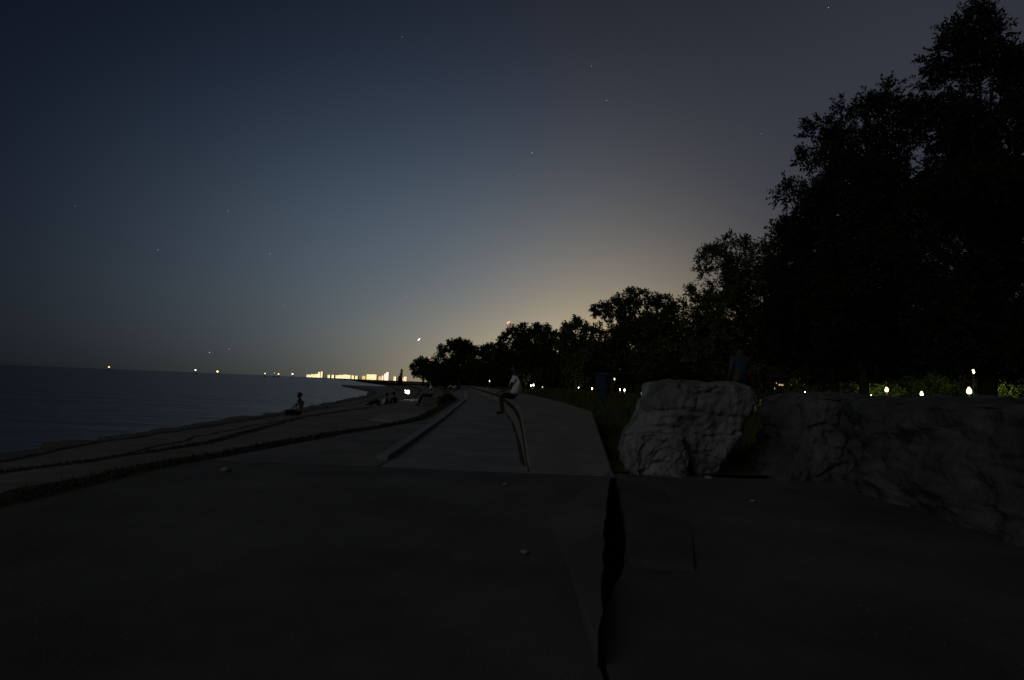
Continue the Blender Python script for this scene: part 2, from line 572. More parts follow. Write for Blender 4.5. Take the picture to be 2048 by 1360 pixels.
# seat wall: ramp rising from the plaza, then level, bending left along the path
bm = bmesh.new()
wy = [5.68, 7, 8.4, 10, 12, 14, 16.5, 19, 23, 28, 33, 40, 50, 65, 80, 96, 120, 150, 185]
rings = []
for y in wy:
    z = min(.45, .45 * (y - 5.68) / (10 - 5.68) + .012)
    xl, xr = c_wl(y), c_wr(y)
    und = min(.12, z * .35)
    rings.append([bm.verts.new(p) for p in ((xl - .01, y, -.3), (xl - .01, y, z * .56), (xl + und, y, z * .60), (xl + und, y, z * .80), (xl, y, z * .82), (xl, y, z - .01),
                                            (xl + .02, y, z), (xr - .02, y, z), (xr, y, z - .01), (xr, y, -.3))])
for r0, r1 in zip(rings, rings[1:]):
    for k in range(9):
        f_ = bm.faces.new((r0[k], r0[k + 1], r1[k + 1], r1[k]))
        f_.material_index = 1 if k in (1, 2, 3) else 0  # recess below the lip coloured dark in place of its shade
bm.faces.new(rings[0][::-1])
bm.faces.new(rings[-1])
sw_o = from_bm('seat_wall', bm, M['wall'])
sw_o.data.materials.append(M['soil_shade'])
tag(sw_o, 'long low concrete seat wall curving along the right side of the path', 'wall')


ds = [float(q) for q in np.arange(6.2, 34, .35)]  # dark strip added at the wall foot so its edge reads shaded
tag(strip('foot_shade', ds, lambda y: c_wl(y) - .035 - .05 * (.5 + noise.noise(Vector((y * 1.7, 4, 0)))), lambda y: c_wl(y) - .012, -.0065, M['soil_shade'], None),
    'thin dark strip painted as shade along the foot of the seat wall', 'foot_shade', kind='stuff')


# ------------------------------------------------------------------ boulders
def rock(label, levels, y0, y1, m, seed, amp=.07, rotcorner=0.0, quad=None, name='limestone_block', group='limestone blocks behind the plaza'):
    """levels: (z, xleft, xright); or quad: list of (x,y) base corners for a long stone with level heights"""
    N = 56
    bm = bmesh.new()
    bmesh.ops.create_cube(bm, size=2.0)
    bmesh.ops.subdivide_edges(bm, edges=bm.edges[:], cuts=N, use_grid_fill=True)
    zs = [l[0] for l in levels]
    zmax = zs[-1]
    sv = Vector((seed * 3.7, seed * 1.3, seed * 2.1))
    for v in bm.verts:
        s, tt, h = v.co
        # round the plan and the upper edges
        rr = max(abs(s), abs(tt))
        k = 1 - .10 * (min(abs(s), abs(tt)) ** 4)
        s2, t2 = s * k, tt * k
        top = max(0, h - .75) / .25
        s2 *= 1 - .045 * top ** 2
        t2 *= 1 - .045 * top ** 2
        z = (h + 1) / 2 * zmax
        z -= .05 * zmax * (max(abs(s), abs(tt)) ** 6) * top
        if quad:
            a, b_, c, d = quad
            U, V_ = (s2 + 1) / 2, (t2 + 1) / 2
            x = (a[0] * (1 - U) + b_[0] * U) * (1 - V_) + (d[0] * (1 - U) + c[0] * U) * V_
            yy = (a[1] * (1 - U) + b_[1] * U) * (1 - V_) + (d[1] * (1 - U) + c[1] * U) * V_
            lean = np.interp(z, zs, [l[1] for l in levels])
            x += float(lean)
        else:
            xl = float(np.interp(z, zs, [l[1] for l in levels]))
            xr = float(np.interp(z, zs, [l[2] for l in levels]))
            x = xl + (s2 + 1) / 2 * (xr - xl)
            yy = y0 + (t2 + 1) / 2 * (y1 - y0)
        p = Vector((x, yy, z))
        q = p + sv
        dis = noise.fractal(q * 1.6, .8, 2.1, 4) * amp * 1.3
        dis += noise.fractal(q * 6.0, .7, 2.2, 4) * amp * .6
        dis += (noise.noise(q * 22) + .6 * noise.noise(q * 45)) * .006
        dis -= max(0, .06 - abs(noise.noise(q * 4.3))) * amp * 4
        rid = abs(noise.noise(Vector((q.x * 1.9, q.y * 1.9, q.z * 3.4))))
        dis -= max(0, .10 - rid) * amp * 7                       # cracks
        led = noise.noise(Vector((q.x * .8, q.y * .8, q.z * 9)))
        dis += led * amp * .3                                    # bedding
        nrm = Vector((s * (abs(s) > .96) , tt * (abs(tt) > .96), h * (h > .96) * .6))
        if nrm.length > 0:
            nrm.normalize()
        if h > .96:
            dis *= .5
        v.co = p + nrm * dis
        v.co.z = max(v.co.z, -.03) if h > -1 else -.05
    o = from_bm(name, bm, m, smooth=True)
    return tag(o, label, 'rock', group)


rock('tall upright limestone block with undercut foot at the end of the seat wall',
     [(0, 1.33, 2.25), (0.2, 1.29, 2.35), (0.38, 1.34, 2.47), (0.5, 1.43, 2.54), (0.62, 1.49, 2.59), (0.85, 1.52, 2.64), (0.985, 1.56, 2.61)],
     5.98, 6.95, M['rock'], 2, .055)
rock('small pale limestone chunk against the foot of the tall block', [(0, 1.28, 1.87), (0.25, 1.28, 1.85), (0.43, 1.35, 1.77)],
     5.80, 6.20, M['rock'], 5, .05)
rock('sloping limestone block in the middle right between the tall block and the long one',
     [(0, 2.76, 3.9), (.3, 2.92, 3.9), (.6, 3.06, 3.9), (.8, 3.14, 3.9), (.91, 3.24, 3.9)], 5.86, 7.0, M['rock_dim'], 9, .07)
rock('long grey limestone block reaching out of the frame at right',
     [(0, 0.0), (.5, .03), (.895, .07)], 0, 0, M['rock_dim'], 14, .085,
     quad=[(3.12, 1.2), (5.2, 1.2), (5.6, 5.95), (3.20, 5.95)])
rock('low dark limestone block half hidden behind the sloping one', [(0, 3.62, 4.2), (.5, 3.64, 4.2), (.86, 3.68, 4.15)],
     7.6, 8.4, M['rock_dim'], 21, .05)


# ------------------------------------------------------------------ trees
def leaf_cloud(centers, radii, leaf, dens, flat=1.0, m_leaf=11, seed=0):
    r = np.random.default_rng(seed)
    P, Dn = [], []
    for c, rr in zip(centers, radii):
        # every lobe is made of tufts, leaves crowd in the tufts
        nt = int(8 + 4 * r.random())
        td = r.normal(size=(nt, 3))
        td /= np.linalg.norm(td, axis=1)[:, None]
        tp = td * (rr * (.25 + .6 * r.random((nt, 1)) ** .6))
        tr_ = rr * r.uniform(.26, .43, nt)
        reach = rr - leaf * 1.6 if leaf > .2 else rr
        for q in range(nt):
            n = max(4, int(dens * 1.05 * tr_[q] ** 2 / leaf ** 2))
            d = r.normal(size=(n, 3))
            d /= np.linalg.norm(d, axis=1)[:, None]
            pp = tp[q] + d * (tr_[q] * r.random(n) ** .4)[:, None]
            ln = np.linalg.norm(pp, axis=1)
            pp *= np.minimum(1, max(reach, .3 * rr) / ln)[:, None]
            P.append(np.array(c) + pp * np.array([1, 1, flat]))
            o = d * .8 + td[q] * .6 + np.array([0, 0, .3]) + r.normal(size=(n, 3)) * .3
            Dn.append(o / np.linalg.norm(o, axis=1)[:, None])
    P = np.concatenate(P)
    Dn = np.concatenate(Dn)
    n = len(P)
    a = r.normal(size=(n, 3))
    S = np.cross(Dn, a)
    S /= np.linalg.norm(S, axis=1)[:, None]
    k = np.arange(m_leaf)
    tt = (k / (m_leaf - 1))[None, :, None]
    sgn = np.where(k % 2 == 0, 1.0, -1.0)[None, :, None]
    sgn = np.where(np.arange(m_leaf) == m_leaf - 1, 0.0, sgn[0, :, 0])[None, :, None]
    B = P[:, None, :] + Dn[:, None, :] * tt * leaf * (2.0 if leaf > .2 else 2.6)
    ld = Dn[:, None, :] * .55 + S[:, None, :] * sgn * .9 + r.normal(size=(n, m_leaf, 3)) * .3 + np.array([0, 0, -.15])
    ld /= np.linalg.norm(ld, axis=2)[:, :, None]
    wv = np.cross(ld, r.normal(size=(n, m_leaf, 3)))
    wv /= np.linalg.norm(wv, axis=2)[:, :, None]
    ll = leaf * r.uniform(.7, 1.3, size=(n, m_leaf, 1))
    v0 = B
    v1 = B + ld * ll * .45 + wv * ll * .27
    v2 = B + ld * ll
    v3 = B + ld * ll * .45 - wv * ll * .27
    V = np.stack([v0, v1, v2, v3], 2).reshape(-1, 3)
    F = np.arange(len(V)).reshape(-1, 4)
    return V, F


def tree(label, base, blobs, leaf, dens, m, trunk_r, seed, fork=.35, name='tree', cat='tree', group='trees along the park edge'):
    """blobs: (centre, radius) in world space"""
    b = Vector(base)
    b.z += lawn_z(b.x, b.y)
    rt = root(name, b, label, cat, group)
    C = [Vector(c) - b for c, _ in blobs]
    R = [r for _, r in blobs]
    V, F = leaf_cloud([tuple(c) for c in C], R, leaf, dens, seed=seed)
    np_mesh('crown', V, F, m, rt)
    cen = sum(C, Vector()) / len(C)
    topz = max(c.z for c in C)
    rnd = random.Random(seed)
    bm = bmesh.new()
    lean = Vector((cen.x * .35, cen.y * .35, topz * .75))
    spine = [Vector((0, 0, -.1)), Vector((0, 0, .25)), lean * .25 + Vector((.03, 0, 0)), lean * .5, lean * .75, lean]
    rads = [trunk_r * 1.35, trunk_r, trunk_r * .85, trunk_r * .62, trunk_r * .4, trunk_r * .15]
    tube(bm, spine, rads, 9)
    from_bm('trunk', bm, M['bark'], rt, True)
    bm = bmesh.new()
    for c, r in zip(C, R):
        tf = min(max((c.z - r * .6) / max(topz, .1) * .8, .22), .9)
        s = lean * tf
        mid = s.lerp(c, .5) + Vector((rnd.uniform(-.15, .15) * r, rnd.uniform(-.15, .15) * r, .12 * r))
        rr = trunk_r * .34 * min(1, r / (sum(R) / len(R)))
        tube(bm, [s, mid, c], [rr, rr * .6, rr * .3], 5, False)
        for q in range(3):
            e = c + Vector((rnd.gauss(0, 1), rnd.gauss(0, 1), rnd.gauss(.3, .8))).normalized() * r * .95
            tube(bm, [c, c.lerp(e, .5) + Vector((0, 0, .06 * r)), e], [rr * .3, rr * .18, rr * .06], 4, False)
    from_bm('branches', bm, M['bark'], rt)
    return rt


def px_blobs(lst, D, seed, depth=.8):
    """crown lobes read off the outline; each gets a lobe in front of or behind it so the crown has its full depth"""
    rnd = random.Random(seed)
    out = []
    for u, v, r in lst:
        R = r / FPX * D
        dy = rnd.uniform(-1, 1) * depth * R * 1.2
        out.append((at(u, v, D + dy), R * (1 + dy / D)))
    us = [u for u, _, _ in lst]
    mid = sum(us) / len(us)
    span = (max(us) - min(us)) / 2 + 1
    extra = []
    for (u, v, r), (p, R) in list(zip(lst, out)):
        edge = abs(u - mid) / span
        if edge < .75 and r > 30 and (v > 330 or D > 30):
            s = rnd.choice((-1, 1))
            dd = s * R * rnd.uniform(1.3, 2.6) * (1 - .5 * edge)
            extra.append((at(u, v + 6, D + dd), R * .9 * (1 + dd / D)))
    return out + extra


def ptree(label, tu, D, lst, leaf, dens, m, tr, seed, zb=0.0, **kw):
    x = at(tu, 780, D).x
    return tree(label, (x, D, zb), px_blobs(lst, D, seed), leaf, dens, m, tr, seed, **kw)


ptree('tallest dark leafy tree filling the right edge, its thick trunk right of the highest lamp', 1973, 14,
      [(1966, 18, 26), (1945, 45, 28), (1985, 60, 26), (1905, 62, 28), (1945, 105, 50), (1878, 115, 30), (1990, 130, 42), (1900, 170, 55),
       (1850, 205, 38), (1960, 230, 85), (2050, 190, 55), (2110, 130, 90), (1880, 260, 60), (2040, 290, 80), (1900, 340, 75),
       (1985, 360, 80), (2070, 400, 80), (1860, 420, 55), (1930, 425, 55), (1985, 470, 55), (1850, 530, 60), (1925, 560, 60),
       (2000, 560, 60), (2060, 520, 45), (1880, 620, 70), (1960, 650, 75), (2030, 680, 60), (2090, 640, 70), (1900, 700, 50),
       (2150, 420, 120), (2160, 620, 100), (2010, 715, 36), (2060, 720, 30)],
      .10, 4.0, M['leaf_dark'], .22, 1)
ptree('broad dark tree with stepped ragged outline, left neighbour of the tallest tree', 1727, 17,
      [(1706, 208, 28), (1785, 195, 34), (1760, 225, 36), (1820, 240, 40), (1640, 258, 30), (1685, 280, 42), (1740, 290, 50),
       (1800, 300, 50), (1655, 325, 38), (1608, 318, 20), (1710, 350, 52), (1770, 370, 52), (1650, 385, 42), (1820, 380, 50),
       (1700, 430, 60), (1640, 450, 50), (1770, 450, 60), (1830, 480, 50), (1730, 520, 70), (1660, 530, 60), (1800, 560, 70),
       (1720, 610, 70), (1790, 650, 60), (1660, 640, 55), (1750, 695, 42), (1820, 700, 40)],
      .105, 4.0, M['leaf_dark'], .14, 2)
ptree('dark tree whose lower branches reach left in front of the pale green one', 1672, 20,
      [(1575, 388, 26), (1602, 400, 22), (1560, 480, 30), (1600, 470, 46), (1630, 520, 52), (1570, 540, 40), (1600, 590, 55),
       (1550, 610, 40), (1660, 590, 55), (1640, 650, 55), (1570, 670, 45), (1530, 690, 34), (1690, 690, 45), (1610, 700, 42),
       (1640, 420, 26)],
      .115, 4.0, M['leaf_dark'], .15, 3)
ptree('pale green tree with upright leaf sprays between the dark group and the round tree', 1500, 27,
      [(1412, 512, 14), (1432, 492, 15), (1456, 485, 15), (1482, 490, 15), (1435, 520, 26), (1475, 525, 30), (1510, 500, 16), (1535, 500, 24),
       (1405, 540, 14), (1450, 560, 34), (1500, 560, 40), (1540, 550, 32), (1382, 592, 16), (1405, 600, 20), (1372, 610, 14),
       (1440, 610, 36), (1490, 620, 45), (1420, 650, 34), (1385, 640, 22), (1460, 675, 40), (1525, 650, 34), (1400, 695, 34),
       (1500, 715, 34), (1440, 725, 32)],
      .13, 3.2, M['leaf_lit'], .14, 4)
ptree('rounded leafy tree left of the pale green one, rising above the blue bin', 1275, 48,
      [(1192, 622, 12), (1208, 614, 14), (1238, 600, 16), (1262, 590, 15), (1285, 592, 16), (1310, 600, 17), (1335, 606, 16), (1352, 615, 14),
       (1225, 625, 24), (1265, 622, 34), (1310, 632, 34), (1345, 640, 28), (1215, 655, 30), (1260, 670, 40), (1315, 680, 40),
       (1360, 670, 30), (1225, 700, 34), (1280, 720, 36), (1340, 722, 36), (1195, 672, 18)],
      .22, 3.2, M['leaf_mid'], .2, 5)
ptree('small peaked tree left of the rounded one', 1150, 62,
      [(1148, 645, 14), (1132, 655, 13), (1165, 653, 13), (1150, 668, 22), (1175, 670, 18), (1130, 685, 24), (1165, 700, 28), (1140, 720, 26)],
      .26, 5.0, M['leaf_mid'], .16, 6)
ptree('wide low tree with the red mast lights at its left shoulder', 1060, 76,
      [(1028, 662, 12), (1048, 658, 12), (1072, 658, 12), (1095, 660, 12), (1110, 668, 10), (1005, 685, 14), (1030, 680, 20), (1065, 680, 24), (1098, 688, 22),
       (985, 700, 12), (1010, 706, 22), (1045, 712, 28), (1085, 718, 28), (1020, 732, 22), (1115, 722, 22), (1015, 672, 11), (1082, 665, 16), (1118, 680, 16), (1050, 690, 26), (1080, 700, 28), (1000, 722, 20), (1060, 735, 26), (1100, 738, 24)],
      .30, 5.0, M['leaf_mid'], .2, 7)
ptree('rounded tree third from the left end of the treeline', 985, 92,
      [(980, 696, 10), (968, 706, 14), (992, 712, 18), (975, 728, 18), (1000, 734, 18), (965, 740, 16), (985, 745, 18)], .34, 5.5, M['leaf_mid'], .18, 8)
ptree('dome shaped tree second from the left end of the treeline', 915, 104,
      [(900, 688, 10), (918, 686, 10), (935, 690, 10), (948, 698, 9), (885, 700, 11), (905, 704, 20), (932, 708, 20), (955, 712, 14),
       (878, 720, 15), (905, 728, 20), (940, 730, 20), (890, 740, 14), (920, 700, 20), (925, 720, 22), (905, 745, 18), (938, 746, 18), (960, 735, 16)], .36, 5.5, M['leaf_mid'], .25, 9)
ptree('smallest rounded tree at the left end of the treeline', 845, 130,
      [(845, 720, 7), (835, 726, 8), (855, 724, 8), (828, 734, 8), (845, 736, 13), (860, 740, 12), (833, 746, 9), (852, 750, 11), (845, 744, 14), (862, 752, 10)],
      .38, 5.5, M['leaf_mid'], .25, 10)
# dark trees and undergrowth further into the park
rnd = random.Random(33)
spots = [(1012, 108), (1075, 104), (1130, 92), (1210, 80), (1300, 84), (1390, 66), (1465, 72), (1545, 84), (1615, 62), (1690, 70), (1760, 80), (1835, 72), (1915, 86),
         (1990, 74), (2065, 68), (2150, 76)]
bg_words = ['behind the left shoulder of the wide low tree', 'behind the middle of the wide low tree', 'behind the peaked tree', 'right behind the blue bin', 'behind the rounded tree', 'behind the left rim of the pale green tree',
            'behind the pale green tree', 'above the lit pavilion', 'left of the leftmost bollard lamp', 'behind the yellow lit bush',
            'above the leftmost bollard lamp', 'above the middle bollard lamp', 'left of the tall lamp post', 'behind the thickest trunk',
            'above the yellow green hedge at right', 'at the far right edge of the park']
for i, (u, D) in enumerate(spots):
    top = 712 if u < 1120 else 705 if u < 1250 else 670 + rnd.uniform(-20, 20) if u < 1500 else 620 + rnd.uniform(-20, 40)
    lst = []
    v = top
    w = 30
    while v < 742:
        for k in range(3):
            lst.append((u + rnd.uniform(-1, 1) * w, v + rnd.uniform(-10, 10), rnd.uniform(26, 38)))
        v += 34
        w = min(62, w + 14)
    if u < 1250:
        lst = [(a, b_, c * .6) for a, b_, c in lst]
    lst = [(a, min(b_, 738 + (a - 1100) * .03), c) for a, b_, c in lst]
    ptree('dim background tree ' + bg_words[i], u, D, lst, .34, 2.4, M['leaf_dark'], .22, 40 + i, group='dim trees deeper in the park')
wr = np.random.default_rng(5)
cs, rs = [], []
for u in np.arange(872, 2200, 16.0):
    Dw = 118 + 30 * wr.random()
    for lv in (0.5, 3.0, 5.6, 8.5):
        if (lv > 5 and u < 1000) or (lv > 8 and (u < 1150 or wr.random() < .3)):
            continue
        xw = at(u + wr.uniform(-8, 8), 760, Dw).x
        cs.append((xw, Dw, lv))
        rs.append(wr.uniform(2.4, 3.4))
V, F = leaf_cloud(cs, rs, .8, 3.0, seed=9)
tag(np_mesh('distant_wood', V, F, M['leaf_dark']), 'dark mass of distant trees closing the view under the crowns', 'wood', kind='stuff')
# conifer spire out on the point
x = at(799, 755, 170).x
bl = [((x + .06 * i, 170, .2 + .42 * i), .74 - .07 * i) for i in range(10)]
tree('slender pointed conifer alone on the point left of the treeline', (x, 170, -.6), bl, .13, 4, M['leaf_dark'], .12, 77)


def shrub(label, c, r, m, seed, leaf=.14, name='shrub', n=7, group='shrubs lit by the park lamps', dens=3.0, flat=.8):
    rn = random.Random(seed)
    rt = root(name, (c[0], c[1], c[2] + lawn_z(c[0], c[1])), label, 'shrub', group)
    cs = [(rn.uniform(-1, 1) * r * .7, rn.uniform(-1, 1) * r * .5, r * (.45 + rn.random() * .7)) for _ in range(n)]
    V, F = leaf_cloud(cs, [r * rn.uniform(.4, .6) for _ in cs], leaf, dens, flat, seed=seed)
    np_mesh('foliage', V, F, m, rt)
    bm = bmesh.new()
    for c_ in cs:
        tube(bm, [(0, 0, -.05), (c_[0] * .4, c_[1] * .4, c_[2] * .5), c_], [.03 * r, .02 * r, .01 * r], 4, False)
    from_bm('stems', bm, M['bark'], rt)
    return rt


SH = [(1605, 50, 1.5, 'leaf_mid', 'dim olive bush seen over the sloping limestone block'),
      (1648, 52, 1.3, 'leaf_dark', 'dark bush between the two slim trunks'),
      (1690, 48, 1.3, 'leaf_mid', 'olive bush right of the slim trunks'),
      (1748, 46, 1.5, 'leaf_lit', 'bright yellow green bush left of the leftmost bollard lamp'),
      (1800, 56, 1.8, 'leaf_mid', 'dark bush between the left and middle bollard lamps'),
      (1866, 52, 2.4, 'leaf_lit', 'tall green lit bush right of the middle bollard lamp'),
      (1905, 58, 2.2, 'leaf_mid', 'dim bush left of the brightest bollard lamp'),
      (2012, 48, 2.3, 'leaf_lit', 'yellow green bush right of the thickest trunk'),
      (2060, 52, 2.6, 'leaf_lit', 'yellow green bush at the right edge of the photo')]
for i, (u, D, r, mm, lab) in enumerate(SH):
    shrub(lab, (at(u, 780, D).x, D, 0), r, M[mm], 200 + i, leaf=.2)
hedge_w = ['under the dome shaped tree', 'under the third tree from the left', 'under the tree with the red lights', 'left of the seated man in white',
           'under the peaked tree', 'left of the blue bin', 'right of the blue bin', 'under the pale green tree', 'below the dark low branches']
for i, (u, D, r) in enumerate([(890, 90, 2.8), (965, 84, 2.8), (1030, 72, 2.6), (1095, 72, 2.4), (1140, 66, 2.2), (1185, 72, 2.5), (1300, 66, 3.2), (1420, 56, 2.8), (1500, 50, 2.6)]):
    shrub('low dark bush ' + hedge_w[i], (at(u, 765, D).x, D, 0), r, M['leaf_dark'], 300 + i, leaf=.3, group='dark undergrowth below the trees')
shrub('leafy dark green shrub beside the stone block on the terrace', (at(893, 800, 28).x, 28, -.42), .40, M['leaf_mid'], 411, leaf=.07, n=8, group=None)

# grass on the lawn in view
n = 60000
rr = RNG.random(n)
yy = 6.2 + 34 * rr ** 1.5
uu = RNG.random(n)
xx = np.interp(yy, [5.6, 10, 15, 19, 33, 50], [1.12, 1.5, 1.5, 1.4, .6, -.9]) + uu ** 1.2 * (1.5 + yy * .62)
keep = ~((xx > 1.1) & (xx < 5.6) & (yy < 7.0))
yy, xx = yy[keep], xx[keep]
n = len(xx)
hh = RNG.uniform(.05, .16, n) * (1 + yy * .03)
ww = .004 + .0008 * yy
an = RNG.random(n) * 6.28
bx, by = np.cos(an) * ww, np.sin(an) * ww
lx, ly = RNG.normal(0, .04, n), RNG.normal(0, .04, n)
z0 = np.array([lawn_z(float(a_), float(b_)) for a_, b_ in zip(xx, yy)]) - .04
hh = hh + z0 + .04
V = np.stack([np.stack([xx - bx, yy - by, z0], 1), np.stack([xx + bx, yy + by, z0], 1), np.stack([xx + lx, yy + ly, hh], 1)], 1).reshape(-1, 3)
g = np_mesh('grass', V, np.arange(3 * n).reshape(-1, 3), M['grass'], nper=3)
tag(g, 'uncut green grass growing beyond the seat wall and around the limestone blocks', 'grass', kind='stuff')
# weeds in the joints of the terrace
n = 16000
yy = 2 + 26 * RNG.random(n) ** 1.3
ex = np.array([c_edge(float(q)) for q in yy])
s2x = np.array([c_step2(float(q)) for q in yy])
s1x = np.array([c_step1(float(q)) for q in yy])
pick = RNG.random(n)
off = np.abs(RNG.normal(0, .16, n))
xx = np.where(pick < .55, ex - .12 - off, np.where(pick < .8, s2x + .03 + off * .8, s1x + .03 + off))
zz = np.where(pick < .55, np.where(off < .3, -.03, -.36), np.where(pick < .8, -.47, -.83))
hh = RNG.uniform(.02, .06, n) * np.where(yy < 14, 1, .6)
ww = .004 + .001 * yy
an = RNG.random(n) * 6.28
V = np.stack([np.stack([xx - np.cos(an) * ww, yy - np.sin(an) * ww, zz - .02], 1), np.stack([xx + np.cos(an) * ww, yy + np.sin(an) * ww, zz - .02], 1),
              np.stack([xx + RNG.normal(0, .03, n), yy + RNG.normal(0, .03, n), zz + hh], 1)], 1).reshape(-1, 3)
M['weeds'] = mat('dry_weeds', (0.07, 0.062, 0.034), .9, .4, 3)
tag(np_mesh('weeds', V, np.arange(3 * n).reshape(-1, 3), M['weeds'], nper=3), 'dark dry weeds growing in the joints of the stone terraces', 'weeds', kind='stuff')

# grit and chips scattered on the paving
def grit(label, n_, fx, fy, z_, r0, r1, m_, name='grit'):
    rg = np.random.default_rng(len(label))
    T = np.array([(1, 0, -.3), (-.5, .87, -.3), (-.5, -.87, -.3), (0, 0, .6)])
    FT = np.array([(0, 1, 3), (1, 2, 3), (2, 0, 3)])
    ys_ = fy[0] + (fy[1] - fy[0]) * rg.random(n_) ** 1.4
    xs_ = np.array([fx(float(q), rg.random()) for q in ys_])
    rs_ = rg.uniform(r0, r1, n_) ** 1.0
    an_ = rg.random(n_) * 6.28
    c_, s_ = np.cos(an_), np.sin(an_)
    V_ = np.empty((n_, 4, 3))
    V_[:, :, 0] = xs_[:, None] + rs_[:, None] * (T[None, :, 0] * c_[:, None] - T[None, :, 1] * s_[:, None])
    V_[:, :, 1] = ys_[:, None] + rs_[:, None] * (T[None, :, 0] * s_[:, None] + T[None, :, 1] * c_[:, None])
    V_[:, :, 2] = z_ + rs_[:, None] * T[None, :, 2]
    F_ = (FT[None] + 4 * np.arange(n_)[:, None, None]).reshape(-1, 3)
    tag(np_mesh(name, V_.reshape(-1, 3), F_, m_, nper=3), label, 'grit', kind='stuff')


grit('small chips and grit scattered over the foreground paving', 1500, lambda y, t: -2.9 + 3.1 * t if t < .6 else 1.3 + 5 * (t - .6) * 1.1, (1.3, 5.5), .0, .003, .012, M['concrete'])
grit('grit lying along the promenade path', 900, lambda y, t: c_curb(max(y, 6.3)) + .12 + t * (c_wl(y) - c_curb(max(y, 6.3)) - .2), (6.3, 20), -.012, .004, .014, M['light_slab'])
grit('broken stones lying down in the open crack', 160, lambda y, t: float(np.interp(y, [1.9, 2.4, 3.3, 4.4, 5.5], [.34, .43, .62, .83, 1.0])) + .1 * (t - .5), (2.0, 5.4), -.28, .01, .035, M['dark_cap'], 'rubble')

# pebbles on the plaza
peb = [(1418, 959, .035, 'pale pebble at the foot of the tall limestone block'), (1505, 1004, .02, 'tiny pebble on the slab in front of the sloping block'),
       (1050, 1107, .02, 'flat grey pebble left of the wedge slab'), (1012, 970, .02, 'small white pebble near the ramp end of the seat wall'),
       (1232, 1082, .03, 'small stone lying down in the open crack'), (452, 943, .035, 'pebble at the left rim of the plaza')]
for i, (u, v, r, lab) in enumerate(peb):
    bm = bmesh.new()
    ball(bm, (0, 0, 0), r, 2, (1.3, 1, .55))
    for q in bm.verts:
        q.co *= 1 + .25 * noise.noise(q.co * 30 + Vector((i * 9, 0, 0)))
    zc = -.292 if 'crack' in lab else 0.0
    x, y = gr(u, v, zc)
    o = from_bm('pebble', bm, M['light_slab'], smooth=True)
    o.location = (x, y, zc + r * .5)
    tag(o, lab, 'pebble', 'pebbles on the plaza')


# ------------------------------------------------------------------ lights of the park
def bollard(label, u, v, D, r=.2, power=40, glass='glass_lamp', col=(1, .8, .45), zb=0.0, post=True, group='low park lamps', cat='lamp', name='bollard_lamp'):
    p = at(u, v, D)
    zb += lawn_z(p.x, p.y)
    rt = root(name, (p.x, p.y, zb), label, cat, group)
    h = p.z - zb
    bm = bmesh.new()
    tube(bm, [(0, 0, -.05), (0, 0, .06), (0, 0, .08), (0, 0, max(h - r * .9, .1))], [.11, .11, .05, .045], 10)
    from_bm('post', bm, M['metal_dark'], rt)
    bm = bmesh.new()
    ball(bm, (0, 0, h), r, 2, (.62, .62, 1.1))
    for q in bm.verts:
        f_k = 1 + .35 * (h - q.co.z) / r
        q.co.x *= f_k
        q.co.y *= f_k
    from_bm('globe', bm, M[glass], rt, True)
    bm = bmesh.new()
    tube(bm, [(0, 0, h + r * 1.05), (0, 0, h + r * 1.18), (0, 0, h + r * 1.3)], [r * .6, r * .5, r * .1], 10)
    from_bm('cap', bm, M['metal_dark'], rt)
    if power > 0:
        l = bpy.data.lights.new('lamp_light', 'POINT')
        l.energy = power
        l.color = col
        l.shadow_soft_size = r
        lo = bpy.data.objects.new('lamp_light', l)
        lo.location = (0, -(r + .12), h)
        COL.objects.link(lo)
        lo.parent = rt
    return rt


bollard('leftmost of the three bright lamps over the long limestone block', 1773, 779, 42, .18, 60)
bollard('middle of the three bright lamps over the long limestone block, beside the green bush', 1843, 787, 46, .18, 90, col=(.45, 1, .35))
bollard('brightest, warmest lamp, just left of the thickest tree trunk', 1938, 781, 40, .24, 90, col=(1, .72, .35))
bollard('tall lamp post high above the brightest lamp, left of the thickest trunk', 1946, 743, 44, .17, 60, group=None, name='lamp_post')
bollard('small lamp under the bright yellow green bush', 1742, 791, 43.5, .06, 130, col=(.95, 1, .4))
bollard('small lamp below the yellow green bush right of the thickest trunk', 1999, 796, 45, .04, 110, col=(.95, 1, .4))
FL = [(979, 762, 62, .09, 'lamp_faint', 10, 'faint white lamp left of the seated man'),
      (1062, 771, 70, .10, 'glass_white', 25, 'left one of a close pair of white lamps right of the seated man'),
      (1067, 770, 70, .13, 'glass_white', 0, 'right one of a close pair of white lamps right of the seated man'),
      (1085, 774, 66, .10, 'lamp_faint', 0, 'very faint lamp right of the close pair'),
      (1157, 775, 64, .07, 'glass_white', 20, 'single small white lamp between the close pair and the blue bin'),
      (1184, 777, 60, .11, 'lamp_orange', 30, 'orange lamp touching the left side of the blue bin'),
      (1229, 758, 52, .11, 'lamp_faint', 5, 'dim grey lamp high at the right side of the blue bin'),
      (1240, 779, 54, .06, 'glass_white', 15, 'small white lamp right of the blue bin'),
      (1249, 780, 54, .12, 'lamp_orange', 45, 'bigger warm lamp right of the blue bin'),
      (1283, 786, 40, .05, 'lamp_faint', 10, 'tiny faint lamp beside the tall limestone block'),
      (1510, 787, 38, .06, 'lamp_faint', 5, 'faint lamp left of the park bench'),
      (1549, 777, 60, .09, 'lamp_faint', 8, 'faint lamp below the lit pavilion'),
      (1610, 784, 44, .06, 'lamp_faint', 25, 'tiny lamp in the olive bush over the sloping block'),
      (1988, 698, 44, .10, 'lamp_orange', 0, 'small reddish lamp shining through the branches of the tallest tree'),
      (2014, 729, 48, .12, 'lamp_orange', 12, 'orange lamp right of the thickest trunk')]
for u, v, D, r, gm, pw, lab in FL:
    bollard(lab, u, v, D, r, pw, gm, name='park_lamp', group='small lamps deeper in the park')

